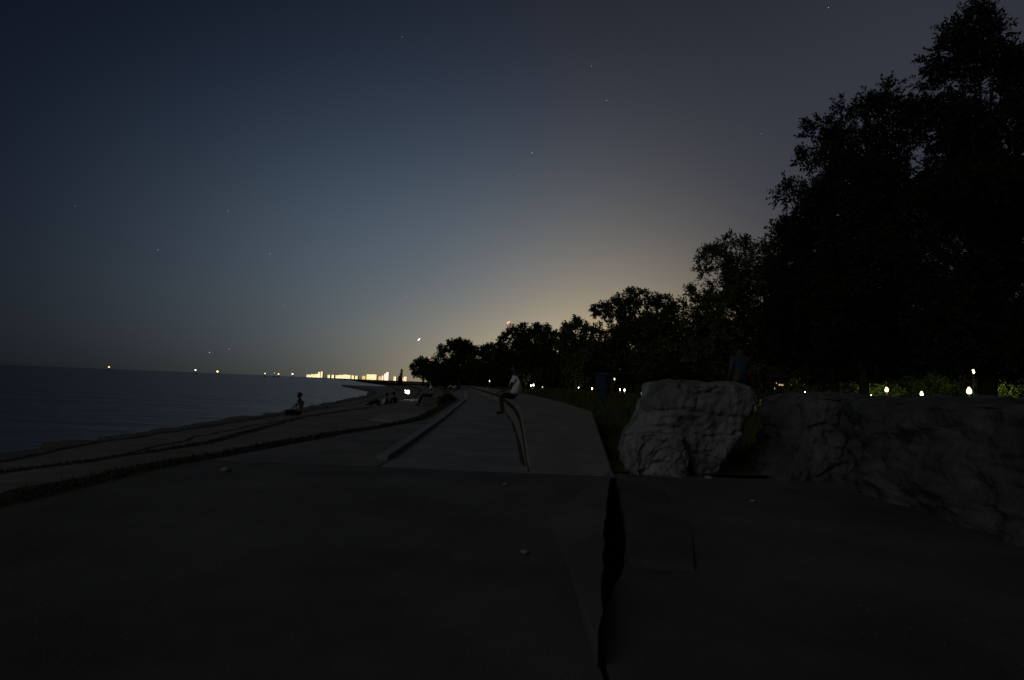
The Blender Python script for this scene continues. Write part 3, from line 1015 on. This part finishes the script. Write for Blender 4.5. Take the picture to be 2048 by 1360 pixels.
# hand lantern standing on the terrace, very bright
p = at(816, 784, 40)
rt = root('lantern', (p.x, p.y, -.74), 'dazzling white lantern standing on the terrace left of the woman in white', 'lantern')
h = p.z + .74
bm = bmesh.new()
tube(bm, [(0, 0, 0), (0, 0, .05), (0, 0, .06), (0, 0, h - .14)], [.16, .16, .035, .03], 10)
from_bm('stand', bm, M['metal_dark'], rt)
bm = bmesh.new()
ball(bm, (0, 0, h), .12, 2, (1, 1, 1.15))
from_bm('globe', bm, M['glass_white'], rt, True)
for dx, dz in ((-.2, .1), (-.17, -.04)):
    bm = bmesh.new()
    ball(bm, (dx, 0, h + dz), .045, 1)
    from_bm('side_bulb', bm, M['glass_white'], rt)
    bm = bmesh.new()
    tube(bm, [(dx, 0, h + dz), (0, 0, h + dz - .1)], [.008, .008], 4)
    from_bm('bracket', bm, M['metal_dark'], rt)
l = bpy.data.lights.new('lamp_light', 'POINT')
l.energy = 5
l.color = (1, .93, .78)
l.shadow_soft_size = .1
lo = bpy.data.objects.new('lamp_light', l)
lo.location = (0, -.3, h)
COL.objects.link(lo)
lo.parent = rt

# ------------------------------------------------------------------ skyline over the water
def building(label, u0, u1, vtop, vbot, m, D=3500.0, cover=.5, roof=0):
    a, b_ = at(u0, vbot, D), at(u1, vbot, D)
    w = b_.x - a.x
    ztop = at((u0 + u1) / 2, vtop, D).z
    h = max(ztop * .8, 6)
    rt = root('lakeside_building', ((a.x + b_.x) / 2, D, -.2), label, 'building', 'buildings on the far shore')
    bm = bmesh.new()
    box(bm, -w / 2, w / 2, 0, max(w * .5, 14), 0, h)
    if roof:
        box(bm, -w * .18, w * .18, 2, 10, h, h + roof)
    from_bm('wall', bm, M['brick'], rt)
    fl = max(2, int(h / 3.2))
    nw = max(2, int(w / 4.5))
    bm = bmesh.new()
    for i in range(fl):
        for j in range(nw):
            x0 = -w / 2 + w * (j + .5 - cover / 2) / nw
            x1 = -w / 2 + w * (j + .5 + cover / 2) / nw
            z0 = h * (i + .5 - .4) / fl
            box(bm, x0, x1, -.15, -.02, z0, z0 + h / fl * .8)
    tag(from_bm('lit_windows', bm, M[m], rt), kind='stuff')
    return rt


B = [(613, 622, 748, 753, 'win_warm', 'leftmost low lit block of the skyline'), (622, 630, 747, 753, 'win_warm', 'second lit block of the skyline'),
     (630, 637, 746, 753, 'win_warm', 'third lit block of the skyline, left of the twin tower'),
     (636, 640, 741, 751, 'win_warm', 'left shaft of the tall twin tower at the left end of the skyline'),
     (641, 645, 740, 751, 'win_warm', 'right shaft of the tall twin tower at the left end of the skyline'),
     (655, 660, 748, 753, 'win_warm', 'small lit house right of the twin tower'), (663, 668, 748, 753, 'win_warm', 'second small lit house right of the twin tower'),
     (671, 677, 749, 754, 'win_warm', 'lit house at the left of the long bright terrace'), (677, 686, 748, 754, 'win_warm', 'left part of the long bright terrace'),
     (686, 694, 747, 754, 'win_warm', 'middle part of the long bright terrace'), (694, 701, 748, 754, 'win_warm', 'right part of the long bright terrace'),
     (703, 708, 749, 756, 'win_warm', 'slim lit block left of the jetty tip'), (710, 715, 750, 756, 'win_warm', 'slim lit block above the jetty tip'),
     (724, 731, 750, 755, 'win_orange', 'orange lit block left of the big hall'), (733, 742, 746, 754, 'win_warm', 'left half of the big bright hall'),
     (742, 753, 746, 754, 'win_warm', 'right half of the big bright hall'), (757, 762, 751, 755, 'win_orange', 'small orange block right of the big hall'),
     (763, 767, 749, 755, 'win_pink', 'rosy block next to the rosy tower'), (768, 773, 744, 754, 'win_pink', 'rosy tower, lower left shaft'),
     (772, 777, 740, 754, 'win_pink', 'tallest rosy tower of the skyline'), (787, 792, 751, 757, 'win_warm', 'lit block left of the conifer spire'),
     (804, 808, 753, 758, 'win_orange', 'dim orange block right of the conifer spire'), (808, 813, 751, 758, 'win_pink', 'last lit block before the treeline')]
for u0, u1, v0, v1, mm, lab in B:
    building(lab, u0, u1, v0, v1, mm)

# masts with red lights behind the trees
def mast(label, lights, D, r, cat='mast'):
    p = at(lights[0][0], lights[0][1], D)
    rt = root('radio_mast', (p.x, D, -.2), label, cat)
    top = max(at(u, v, D).z for u, v in lights)
    bm = bmesh.new()
    for dx, dy in ((-.5, 0), (.5, 0), (0, .8)):
        tube(bm, [(dx, dy, 0), (dx * .3, dy * .3, top)], [.07, .05], 4, False)
    k = 2.0
    while k < top:
        f = 1 - .7 * k / top
        tube(bm, [(-.5 * f, 0, k), (.5 * f, 0, k + 1)], [.03, .03], 3, False)
        k += 2
    from_bm('lattice', bm, M['metal_dark'], rt)
    for u, v in lights:
        q = at(u, v, D)
        bm = bmesh.new()
        ball(bm, (q.x - p.x, 0, q.z + .2), r, 1)
        from_bm('beacon', bm, M['red_lamp'], rt)
        bm = bmesh.new()
        tube(bm, [(0, 0, q.z), (q.x - p.x, 0, q.z)], [.05, .05], 3, False)
        from_bm('arm', bm, M['metal_dark'], rt)


mast('radio mast with red beacons above the wide low tree', [(1015, 646), (1018, 644), (1022, 656), (1018, 660), (1014, 663)], 420, .55)
mast('short mast with red beacon between the two leftmost trees', [(858, 716), (857, 719)], 420, .5)

# boats with a light out on the lake
def boat(label, u, v, glass, D=900, r=.8):
    p = at(u, v, D)
    rt = root('boat', (p.x, D, -1.5), label, 'boat', 'boats showing a light on the lake')
    h = p.z + 1.5
    bm = bmesh.new()
    hull = [(-3.2, 0), (-2.6, -1), (1.6, -1), (3.6, 0), (1.6, 1), (-2.6, 1)]
    lo_ = [bm.verts.new((x * .85, y_ * .7, -.2)) for x, y_ in hull]
    hi_ = [bm.verts.new((x, y_, .8 + (.25 if x > 3 else 0))) for x, y_ in hull]
    bm.faces.new(hi_)
    bm.faces.new(lo_[::-1])
    for i in range(6):
        bm.faces.new((lo_[i], lo_[(i + 1) % 6], hi_[(i + 1) % 6], hi_[i]))
    from_bm('hull', bm, M['metal_dark'], rt)
    bm = bmesh.new()
    box(bm, -1.5, .8, -.7, .7, .8, 1.7, .1)
    from_bm('cabin', bm, M['metal_dark'], rt)
    bm = bmesh.new()
    tube(bm, [(0, 0, 1.7), (0, 0, h)], [.06, .04], 5)
    from_bm('mast', bm, M['metal_dark'], rt)
    bm = bmesh.new()
    ball(bm, (0, 0, h), r, 2)
    from_bm('mast_light', bm, M[glass], rt, True)


boat('boat with an orange light, farthest left on the horizon', 218, 734, 'lamp_orange', r=1.1)
boat('boat with a white light, second from the left on the horizon', 391, 740, 'glass_white', r=.9)
boat('boat with a yellow light, third from the left on the horizon', 435, 743, 'glass_lamp', r=1.4)
boat('boat with a small pale light, fourth from the left on the horizon', 530, 747, 'glass_lamp', r=.8)
boat('boat with a tiny white light just left of the orange one', 549, 746, 'lamp_faint', r=.6)
boat('boat with an orange light in the middle of the small lights', 557, 748, 'lamp_orange', r=1.1)
boat('boat with a bright white light nearest the skyline', 585, 748, 'glass_white', r=.9)

# stars
STARS = [(804, 74, 1.0), (1183, 132, .9), (1213, 201, 1.1), (1064, 306, 1.6), (1037, 350, .8), (457, 422, .9), (316, 500, 1.1), (540, 508, 1.0),
         (990, 493, .8), (813, 594, 1.1), (1657, 15, 1.2), (568, 610, .8), (419, 705, 1.7), (458, 698, 1.1), (612, 272, .6), (150, 412, .6), (1522, 268, .7)]
sw = ['highest star left of the middle of the sky', 'faint star high above the middle of the frame', 'star just below right of the highest middle one',
      'brightest of the upper stars, right above the wide tree', 'faint star below left of the brightest upper one', 'star halfway up the left third of the sky',
      'star low on the far left above the orange boat light', 'star right of the low far left one', 'faint star right of centre in the warm glow',
      'star above the lone dazzling low star', 'star in the upper right beside the tallest tree', 'faint star low left above the skyline',
      'bright low star above the yellow boat light', 'small star right of the bright low one', 'very faint star in the upper left blue',
      'very faint star at the left edge of the sky', 'very faint star left of the broad dark tree']
for (u, v, r), lab in zip(STARS, sw):
    d = ray(u, v).normalized() * 20000
    bm = bmesh.new()
    ball(bm, (0, 0, 0), 7.5 * r, 1)
    o = from_bm('star', bm, M['star'])
    o.location = Vector((0, 0, H)) + d
    tag(o, lab, 'star', 'stars in the night sky')
bm = bmesh.new()
ball(bm, (0, 0, 0), 16, 2)
for s_ in ((22, 28), (-22, -26)):
    ball(bm, (s_[0], 0, s_[1]), 11, 1)
o = from_bm('star', bm, M['star_bright'])
o.location = Vector((0, 0, H)) + ray(838, 679).normalized() * 20000
tag(o, 'dazzling white star low above the left end of the treeline', 'star', 'stars in the night sky')


# ------------------------------------------------------------------ street furniture
def barrel(label, x, y, z, m1, m2):
    rt = root('litter_bin', (x, y, z), label, 'bin')
    bm = bmesh.new()
    tube(bm, [(0, 0, 0), (0, 0, .05), (0, 0, .3), (0, 0, .32), (0, 0, .6), (0, 0, .62), (0, 0, .86)], [.26, .27, .285, .295, .3, .31, .33], 20)
    from_bm('drum', bm, m1, rt, False)
    bm = bmesh.new()
    tube(bm, [(0, 0, .862), (0, 0, .90), (0, 0, .93), (0, 0, .95)], [.36, .365, .34, .2], 20)
    from_bm('lid', bm, m2, rt, False)
    bm = bmesh.new()
    tube(bm, [(-.5, -.05, .93), (-.2, 0, .952)], [.02, .02], 5)
    from_bm('handle', bm, m2, rt)
    return rt


p = at(1209, 751, 21)
barrel('large blue litter drum standing on the lawn behind the seat wall', p.x, 21, lawn_z(p.x, 21), M['bin_blue'], M['bin_lid'])
def bench(label, x, y, rz):
    rt = root('park_bench', (x, y, lawn_z(x, y)), label, 'bench', rz=rz)
    for z in (.36, .50):
        pass
    for i in range(4):
        bm = bmesh.new()
        box(bm, -.55, .55, -.2 + i * .11, -.11 + i * .11, .43, .46, .005)
        from_bm('seat_slat', bm, M['wood'], rt)
    for i in range(3):
        bm = bmesh.new()
        box(bm, -.55, .55, -.235, -.21, .47 + i * .075, .52 + i * .075, .005)
        from_bm('back_slat', bm, M['wood'], rt)
    for sx in (-.5, .5):
        bm = bmesh.new()
        tube(bm, [(sx, -.27, 0), (sx, -.25, .45), (sx, -.26, .69)], [.025, .025, .02], 6)
        tube(bm, [(sx, .2, 0), (sx, .2, .43)], [.025, .025], 6)
        tube(bm, [(sx, -.25, .42), (sx, .2, .42)], [.02, .02], 6)
        from_bm('leg', bm, M['paint_white'], rt)


p = at(1537, 800, 25)
bench('slatted park bench lit from behind between the two big limestone blocks', p.x, 25, rad(6))
bm = bmesh.new()
l = bpy.data.lights.new('lamp_light', 'POINT')
l.energy = 7
l.color = (1, .72, .35)
l.shadow_soft_size = .1
bm.free()
rb = bollard('small path lamp right behind the park bench', 1560, 790, 23.5, .03, 0, 'lamp_faint', name='park_lamp', group='small lamps deeper in the park')
lo = bpy.data.objects.new('lamp_light', l)
COL.objects.link(lo)
lo.parent = rb
lo.location = (-.1, -.3, .5)

# pavilion with a row of lit windows
D = 95
a, b_ = at(1533, 770, D), at(1590, 770, D)
rt = root('pavilion', ((a.x + b_.x) / 2, D, .5), 'low park pavilion with a row of small warm lit windows under the dark trees', 'pavilion')
w = b_.x - a.x
z0, z1 = at(1560, 771, D).z - .5, at(1560, 765, D).z - .5
bm = bmesh.new()
box(bm, -w / 2, w / 2, 0, 4, -.1, z1 + .8)
from_bm('wall', bm, M['brick'], rt)
bm = bmesh.new()
f_ = [bm.verts.new(q) for q in ((-w / 2 - .5, -.6, z1 + .8), (w / 2 + .5, -.6, z1 + .8), (w / 2 + .5, 4.6, z1 + .8), (-w / 2 - .5, 4.6, z1 + .8), (-w / 2 + 1, 2, z1 + 1.9), (w / 2 - 1, 2, z1 + 1.9))]
for f in ((0, 1, 5, 4), (1, 2, 5), (2, 3, 4, 5), (3, 0, 4), (3, 2, 1, 0)):
    bm.faces.new([f_[i] for i in f])
from_bm('roof', bm, M['metal_dark'], rt)
wb = bmesh.new()
box(wb, -.10, .10, -.05, -.002, 0, (z1 - z0) * .45)
wme = bpy.data.meshes.new('window')
wb.to_mesh(wme)
wb.free()
wme.materials.append(M['win_dim'])
for u in (1540, 1546, 1552, 1559, 1563, 1566, 1569, 1576, 1580, 1583):
    o = bpy.data.objects.new('window', wme)
    COL.objects.link(o)
    o.parent = rt
    o.location = (at(u, 768, D).x - (a.x + b_.x) / 2, 0, z0 + (0 if 1556 < u < 1572 or u > 1575 else .25))


# ------------------------------------------------------------------ people
def skin_mesh(name, V, E, R, m, parent, rootv=0, sub=2):
    me = bpy.data.meshes.new(name)
    me.from_pydata([tuple(v) for v in V], E, [])
    o = bpy.data.objects.new(name, me)
    COL.objects.link(o)
    o.modifiers.new('skin', 'SKIN')
    sl = me.skin_vertices[0].data
    for i, r in enumerate(R):
        sl[i].radius = (r, r) if not isinstance(r, tuple) else r
        sl[i].use_root = (i == rootv)
    o.modifiers['skin'].use_smooth_shade = True
    s = o.modifiers.new('sub', 'SUBSURF')
    s.levels = s.render_levels = sub
    dg = bpy.context.evaluated_depsgraph_get()
    dg.update()
    me2 = bpy.data.meshes.new_from_object(o.evaluated_get(dg))
    me2.name = name
    bpy.data.objects.remove(o)
    bpy.data.meshes.remove(me)
    me2.materials.clear()
    return link(name, me2, m, parent, True)


def person(label, loc, rz, J, shirt, legs_m, skin='skin', hair='short', sleeves='short', group=None, trousers='long', sc=1.0, bulk=1.0):
    """J: joints in local space, facing +y"""
    rt = root('person', loc, label, 'person', group, rz)
    rt.scale = (sc, sc, sc)
    V = {k: Vector(v) for k, v in J.items()}
    names, pts, R, E = [], [], [], []

    def add(n, p, r, prev=None):
        names.append(n)
        pts.append(p)
        R.append(r)
        if prev is not None:
            E.append((names.index(prev), len(names) - 1))

    add('pelvis', V['pelvis'], (.14, .11))
    add('belly', V['pelvis'].lerp(V['chest'], .5), (.135, .105), 'pelvis')
    add('chest', V['chest'], (.15, .115), 'belly')
    add('neck', V['neck'], .058, 'chest')
    fw = (V['look']).normalized()
    hd = V['head']
    add('jaw', hd + fw * .02 - Vector((0, 0, .055)), (.065, .07), 'neck')
    add('skull', hd, (.08, .095), 'jaw')
    add('crown_', hd + Vector((0, 0, .075)) - fw * .01, (.065, .075), 'skull')
    add('nose', hd + fw * .105 - Vector((0, 0, .03)), .014, 'skull')
    side = fw.cross(Vector((0, 0, 1))).normalized()
    add('ear_r', hd + side * .088 - Vector((0, 0, .02)), .02, 'skull')
    add('ear_l', hd - side * .088 - Vector((0, 0, .02)), .02, 'skull')
    for s in 'lr':
        add('sh' + s, V['sh' + s], .062, 'chest')
        add('el' + s, V['el' + s], .043, 'sh' + s)
        add('wr' + s, V['wr' + s], .027, 'el' + s)
        hdv = (V['ha' + s] - V['wr' + s]).normalized()
        add('pa' + s, V['wr' + s] + hdv * .05, (.036, .022), 'wr' + s)
        lat = hdv.cross(Vector((0, 0, 1))).normalized()
        for q, ln in enumerate((.085, .1, .093, .075)):
            p0 = V['wr' + s] + hdv * .10 + lat * (q - 1.5) * .021
            add('f%s%d' % (s, q), p0, .0095, 'pa' + s)
            add('g%s%d' % (s, q), p0 + hdv * ln * .5 - Vector((0, 0, ln * .45)), .008, 'f%s%d' % (s, q))
        sg = 1 if s == 'l' else -1
        add('th' + s, V['wr' + s] + hdv * .06 + lat * sg * .05 - Vector((0, 0, .012)), .011, 'pa' + s)
        add('hip' + s, V['hip' + s], .09, 'pelvis')
        add('kn' + s, V['kn' + s], .058, 'hip' + s)
        calf = V['kn' + s].lerp(V['an' + s], .35)
        add('ca' + s, calf, .055, 'kn' + s)
        add('an' + s, V['an' + s], .036, 'ca' + s)
        add('toe' + s, V['toe' + s], .032, 'an' + s)
    skin_mesh('body', pts, E, R, M[skin], rt)
    # shirt
    g = .018
    idx = lambda n: names.index(n)

    def sub_mesh(nm, keys, edges, rr, m, sub=2):
        return skin_mesh(nm, [k if isinstance(k, Vector) else pts[idx(k)] for k in keys], edges, rr, m, rt, 0, sub)

    sl = .95 if sleeves == 'long' else .55
    keys = ['chest', pts[idx('pelvis')] + Vector((0, 0, -.02)), 'belly', pts[idx('neck')].lerp(pts[idx('chest')], .35)]
    ed = [(0, 2), (2, 1), (0, 3)]
    rr = [(.172 * bulk, .135 * bulk), (.165 * bulk, .14 * bulk), (.16 * bulk, .13 * bulk), (.085, .08)]
    for s in 'lr':
        keys.append('sh' + s)
        ed.append((0, len(keys) - 1))
        rr.append(.078)
        e = pts[idx('sh' + s)].lerp(pts[idx('el' + s)], sl)
        keys.append(e)
        ed.append((len(keys) - 2, len(keys) - 1))
        rr.append(.062)
        if sleeves == 'long':
            keys.append(pts[idx('wr' + s)])
            ed.append((len(keys) - 2, len(keys) - 1))
            rr.append(.04)
    sub_mesh('shirt', keys, ed, rr, M[shirt])
    # trousers or shorts
    keys = ['pelvis', pts[idx('pelvis')] + (pts[idx('belly')] - pts[idx('pelvis')]) * .25]
    ed = [(0, 1)]
    rr = [(.155, .125), (.15, .12)]
    for s in 'lr':
        keys.append('hip' + s)
        ed.append((0, len(keys) - 1))
        rr.append(.105)
        keys.append(pts[idx('kn' + s)] if trousers == 'long' else pts[idx('hip' + s)].lerp(pts[idx('kn' + s)], .92))
        ed.append((len(keys) - 2, len(keys) - 1))
        rr.append(.078)
        if trousers == 'long':
            keys.append(pts[idx('an' + s)])
            ed.append((len(keys) - 2, len(keys) - 1))
            rr.append(.055)
    sub_mesh('trousers' if trousers == 'long' else 'shorts', keys, ed, rr, M[legs_m])
    for s in 'lr':
        a_, b2 = pts[idx('an' + s)], pts[idx('toe' + s)]
        sub_mesh('shoe', [a_ + Vector((0, 0, -.02)), b2], [(0, 1)], [.048, .04], M['shoe'], 1)
    # hair
    bm = bmesh.new()
    ball(bm, hd + Vector((0, 0, .03)) - fw * .015, .103, 3, (.95, 1.05, 1.02))
    cut = [v for v in bm.verts if ((v.co - hd).dot(fw) > .03 and (v.co - hd).z < .055) or (v.co - hd).z < -.045]
    bmesh.ops.delete(bm, geom=cut, context='VERTS')
    from_bm('hair', bm, M['hair'], rt, True)
    if hair == 'long':
        sub_mesh('long_hair', [hd - fw * .03 + Vector((0, 0, .04)), hd - fw * .09 - Vector((0, 0, .1)), hd - fw * .12 - Vector((0, 0, .34))],
                 [(0, 1), (1, 2)], [.09, (.09, .05), (.06, .03)], M['hair'])
    for s_ in (1, -1):
        bm = bmesh.new()
        ball(bm, hd + fw * .088 + side * .032 * s_ + Vector((0, 0, .005)), .011, 1)
        from_bm('eye', bm, M['paint_white'], rt, True)
    return rt


def sit(seat=.45, lean=.06, spread=.0, foot=.5, knee=.46):
    z = seat + .11
    return dict(pelvis=(0, 0, z), chest=(0, lean, z + .42), neck=(0, lean * 1.4, z + .56), head=(0, lean * 1.7 + .03, z + .70), look=(0, 1, -.05),
                shl=(-.17, lean, z + .44), shr=(.17, lean, z + .44), ell=(-.24, lean + .17, z + .2), elr=(.24, lean + .17, z + .2),
                wrl=(-.16, .38, z + .10), wrr=(.16, .38, z + .10), hal=(-.14, .48, z + .07), har=(.14, .48, z + .07),
                hipl=(-.1, .06, z - .02), hipr=(.1, .06, z - .02), knl=(-.13 - spread, knee, z + .0), knr=(.13 + spread, knee, z + .0),
                anl=(-.12 - spread, foot - .08, .09), anr=(.12 + spread, foot - .14, .09), toel=(-.12 - spread, foot + .08, .04), toer=(.13 + spread, foot + .02, .04))


STAND = dict(pelvis=(0, 0, .92), chest=(0, .01, 1.32), neck=(0, 0, 1.47), head=(0, .03, 1.61), look=(0, 1, 0),
             shl=(-.18, 0, 1.35), shr=(.18, 0, 1.35), ell=(-.25, -.02, 1.08), elr=(.25, -.02, 1.08), wrl=(-.25, .08, .85), wrr=(.25, .08, .85),
             hal=(-.25, .11, .75), har=(.25, .11, .75), hipl=(-.1, 0, .88), hipr=(.1, 0, .88), knl=(-.11, .03, .48), knr=(.11, .03, .48),
             anl=(-.11, 0, .09), anr=(.11, -.02, .09), toel=(-.12, .15, .04), toer=(.12, .13, .04))
GROUND = dict(pelvis=(0, 0, .13), chest=(0, .06, .52), neck=(0, .1, .66), head=(0, .15, .79), look=(0, 1, -.1),
              shl=(-.17, .07, .54), shr=(.17, .07, .54), ell=(-.25, .2, .36), elr=(.25, .2, .36), wrl=(-.15, .4, .38), wrr=(.15, .4, .38),
              hal=(-.1, .46, .36), har=(.1, .46, .36), hipl=(-.1, .06, .12), hipr=(.1, .06, .12), knl=(-.15, .42, .46), knr=(.15, .42, .46),
              anl=(-.14, .62, .09), anr=(.14, .60, .09), toel=(-.15, .78, .05), toer=(.15, .76, .05))
RECLINE = dict(GROUND, chest=(0, -.22, .42), neck=(0, -.26, .56), head=(0, -.25, .70), shl=(-.17, -.23, .45), shr=(.17, -.23, .45),
               ell=(-.25, -.40, .26), elr=(.25, -.40, .26), wrl=(-.26, -.45, .06), wrr=(.26, -.45, .06), hal=(-.26, -.38, .03), har=(.26, -.38, .03),
               knl=(-.12, .5, .32), anl=(-.12, .9, .09), toel=(-.12, 1.0, .14), knr=(.12, .45, .42), anr=(.12, .75, .08), toer=(.13, .9, .05))

# the man in white on the seat wall
DM = 16.6
sm = sit(.455, .0, 0, .44, .42)
for k_ in ('chest', 'neck', 'head', 'shl', 'shr'):
    sm[k_] = (sm[k_][0], sm[k_][1], sm[k_][2] + .07)
person('man in a white t-shirt and dark shorts sitting on the seat wall facing left', (c_wl(DM) + .16, DM, 0), rad(90), sm,
       'white_cloth', 'dark_cloth', trousers='short', bulk=1.65)
# person seated on the lower step by the water
x, y = gr(597, 838, -.74)
person('lone person in a grey shirt sitting on the lower terrace by the water', (at(597, 838, 24).x, 24, -.97), rad(75), sit(.22, .0, 0, .6, .5),
       'grey_cloth', 'dark_cloth', sleeves='long')
# woman in white with long hair on the stone block
DB = 30.5
xb = at(868, 795, DB).x
bm = bmesh.new()
box(bm, -.62, .62, -.35, .35, 0, .45, .03)
for v in bm.verts:
    v.co += Vector((1, 1, 1)) * .02 * noise.noise(v.co * 4)
o = from_bm('stone_block', bm, M['tier_block'])
o.location = (xb + .08, DB, -.42)
tag(o, 'dark stone block on the terrace under the seated woman in white', 'block')
person('woman with long dark hair in a white top sitting on the dark stone block', (xb - .15, DB + .02, -.42), rad(98), sit(.455, .02, 0, .75, .48),
       'white_cloth', 'dark_cloth', 'skin_pale', 'long')
# pair on the ground
x = at(768, 806, 33).x
person('person reclining on the terrace, left one of the pair on the towels', (x - .15, 33.2, -.715), rad(75), RECLINE, 'grey_cloth', 'dark_cloth', 'skin_pale')
x2 = at(783, 806, 32.5).x
person('person with knees drawn up on the terrace, right one of the pair on the towels', (x2 + .15, 32.7, -.715), rad(60), GROUND, 'dark_cloth', 'dark_cloth', 'skin_pale')
for i, (u, sx, lab) in enumerate(((759, .55, 'crumpled pale towel left of the pair on the terrace'), (784, .42, 'crumpled pale towel under the right person of the pair'))):
    bm = bmesh.new()
    bmesh.ops.create_grid(bm, x_segments=14, y_segments=10, size=1)
    for v in bm.verts:
        v.co = Vector((v.co.x * sx, v.co.y * .45, .05 + .05 * noise.noise(v.co * 2.2 + Vector((i * 4, 0, 0))) + .03 * noise.noise(v.co * 6)))
    e = bmesh.ops.extrude_face_region(bm, geom=bm.faces[:])
    bmesh.ops.translate(bm, vec=(0, 0, -.03), verts=[q for q in e['geom'] if isinstance(q, bmesh.types.BMVert)])
    o = from_bm('towel', bm, M['towel'], smooth=True)
    o.location = (at(u, 805, 31.6).x, 31.6, -.73)
    tag(o, lab, 'towel')
# blue shirt behind the tall block
p = at(1481, 730, 12)
person('person in a blue shirt standing behind the right end of the tall limestone block', (p.x, 12, lawn_z(p.x, 12)), rad(10), STAND, 'blue_cloth', 'dark_cloth', sc=.94)
# three people far along the wall
for u, v, D, rz, sh, lab in ((921, 768, 60, 100, 'deep_blue', 'person in deep blue sitting far along the wall under the trees'),
                             (912, 768, 60, 80, 'white_cloth', 'distant person in a pale top beside the one in deep blue'),
                             (903, 766, 66, 60, 'grey_cloth', 'distant person in grey left of the pale one under the trees')):
    px_ = at(u, v, D)
    person(lab, (px_.x, D, -.012), rad(rz), dict(GROUND) if u != 921 else sit(.2), sh, 'dark_cloth', sleeves='long')
# paper bag on the path
bm = bmesh.new()
box(bm, -.13, .13, -.09, .09, 0, .36, .015)
for v in bm.verts:
    v.co += Vector((1, .6, .3)) * .03 * noise.noise(v.co * 9)
o = from_bm('paper_bag', bm, M['towel'])
x = at(932, 786, 36).x
o.location = (x, 36, -.012)
tag(o, 'small pale paper bag standing on the far part of the path', 'bag')
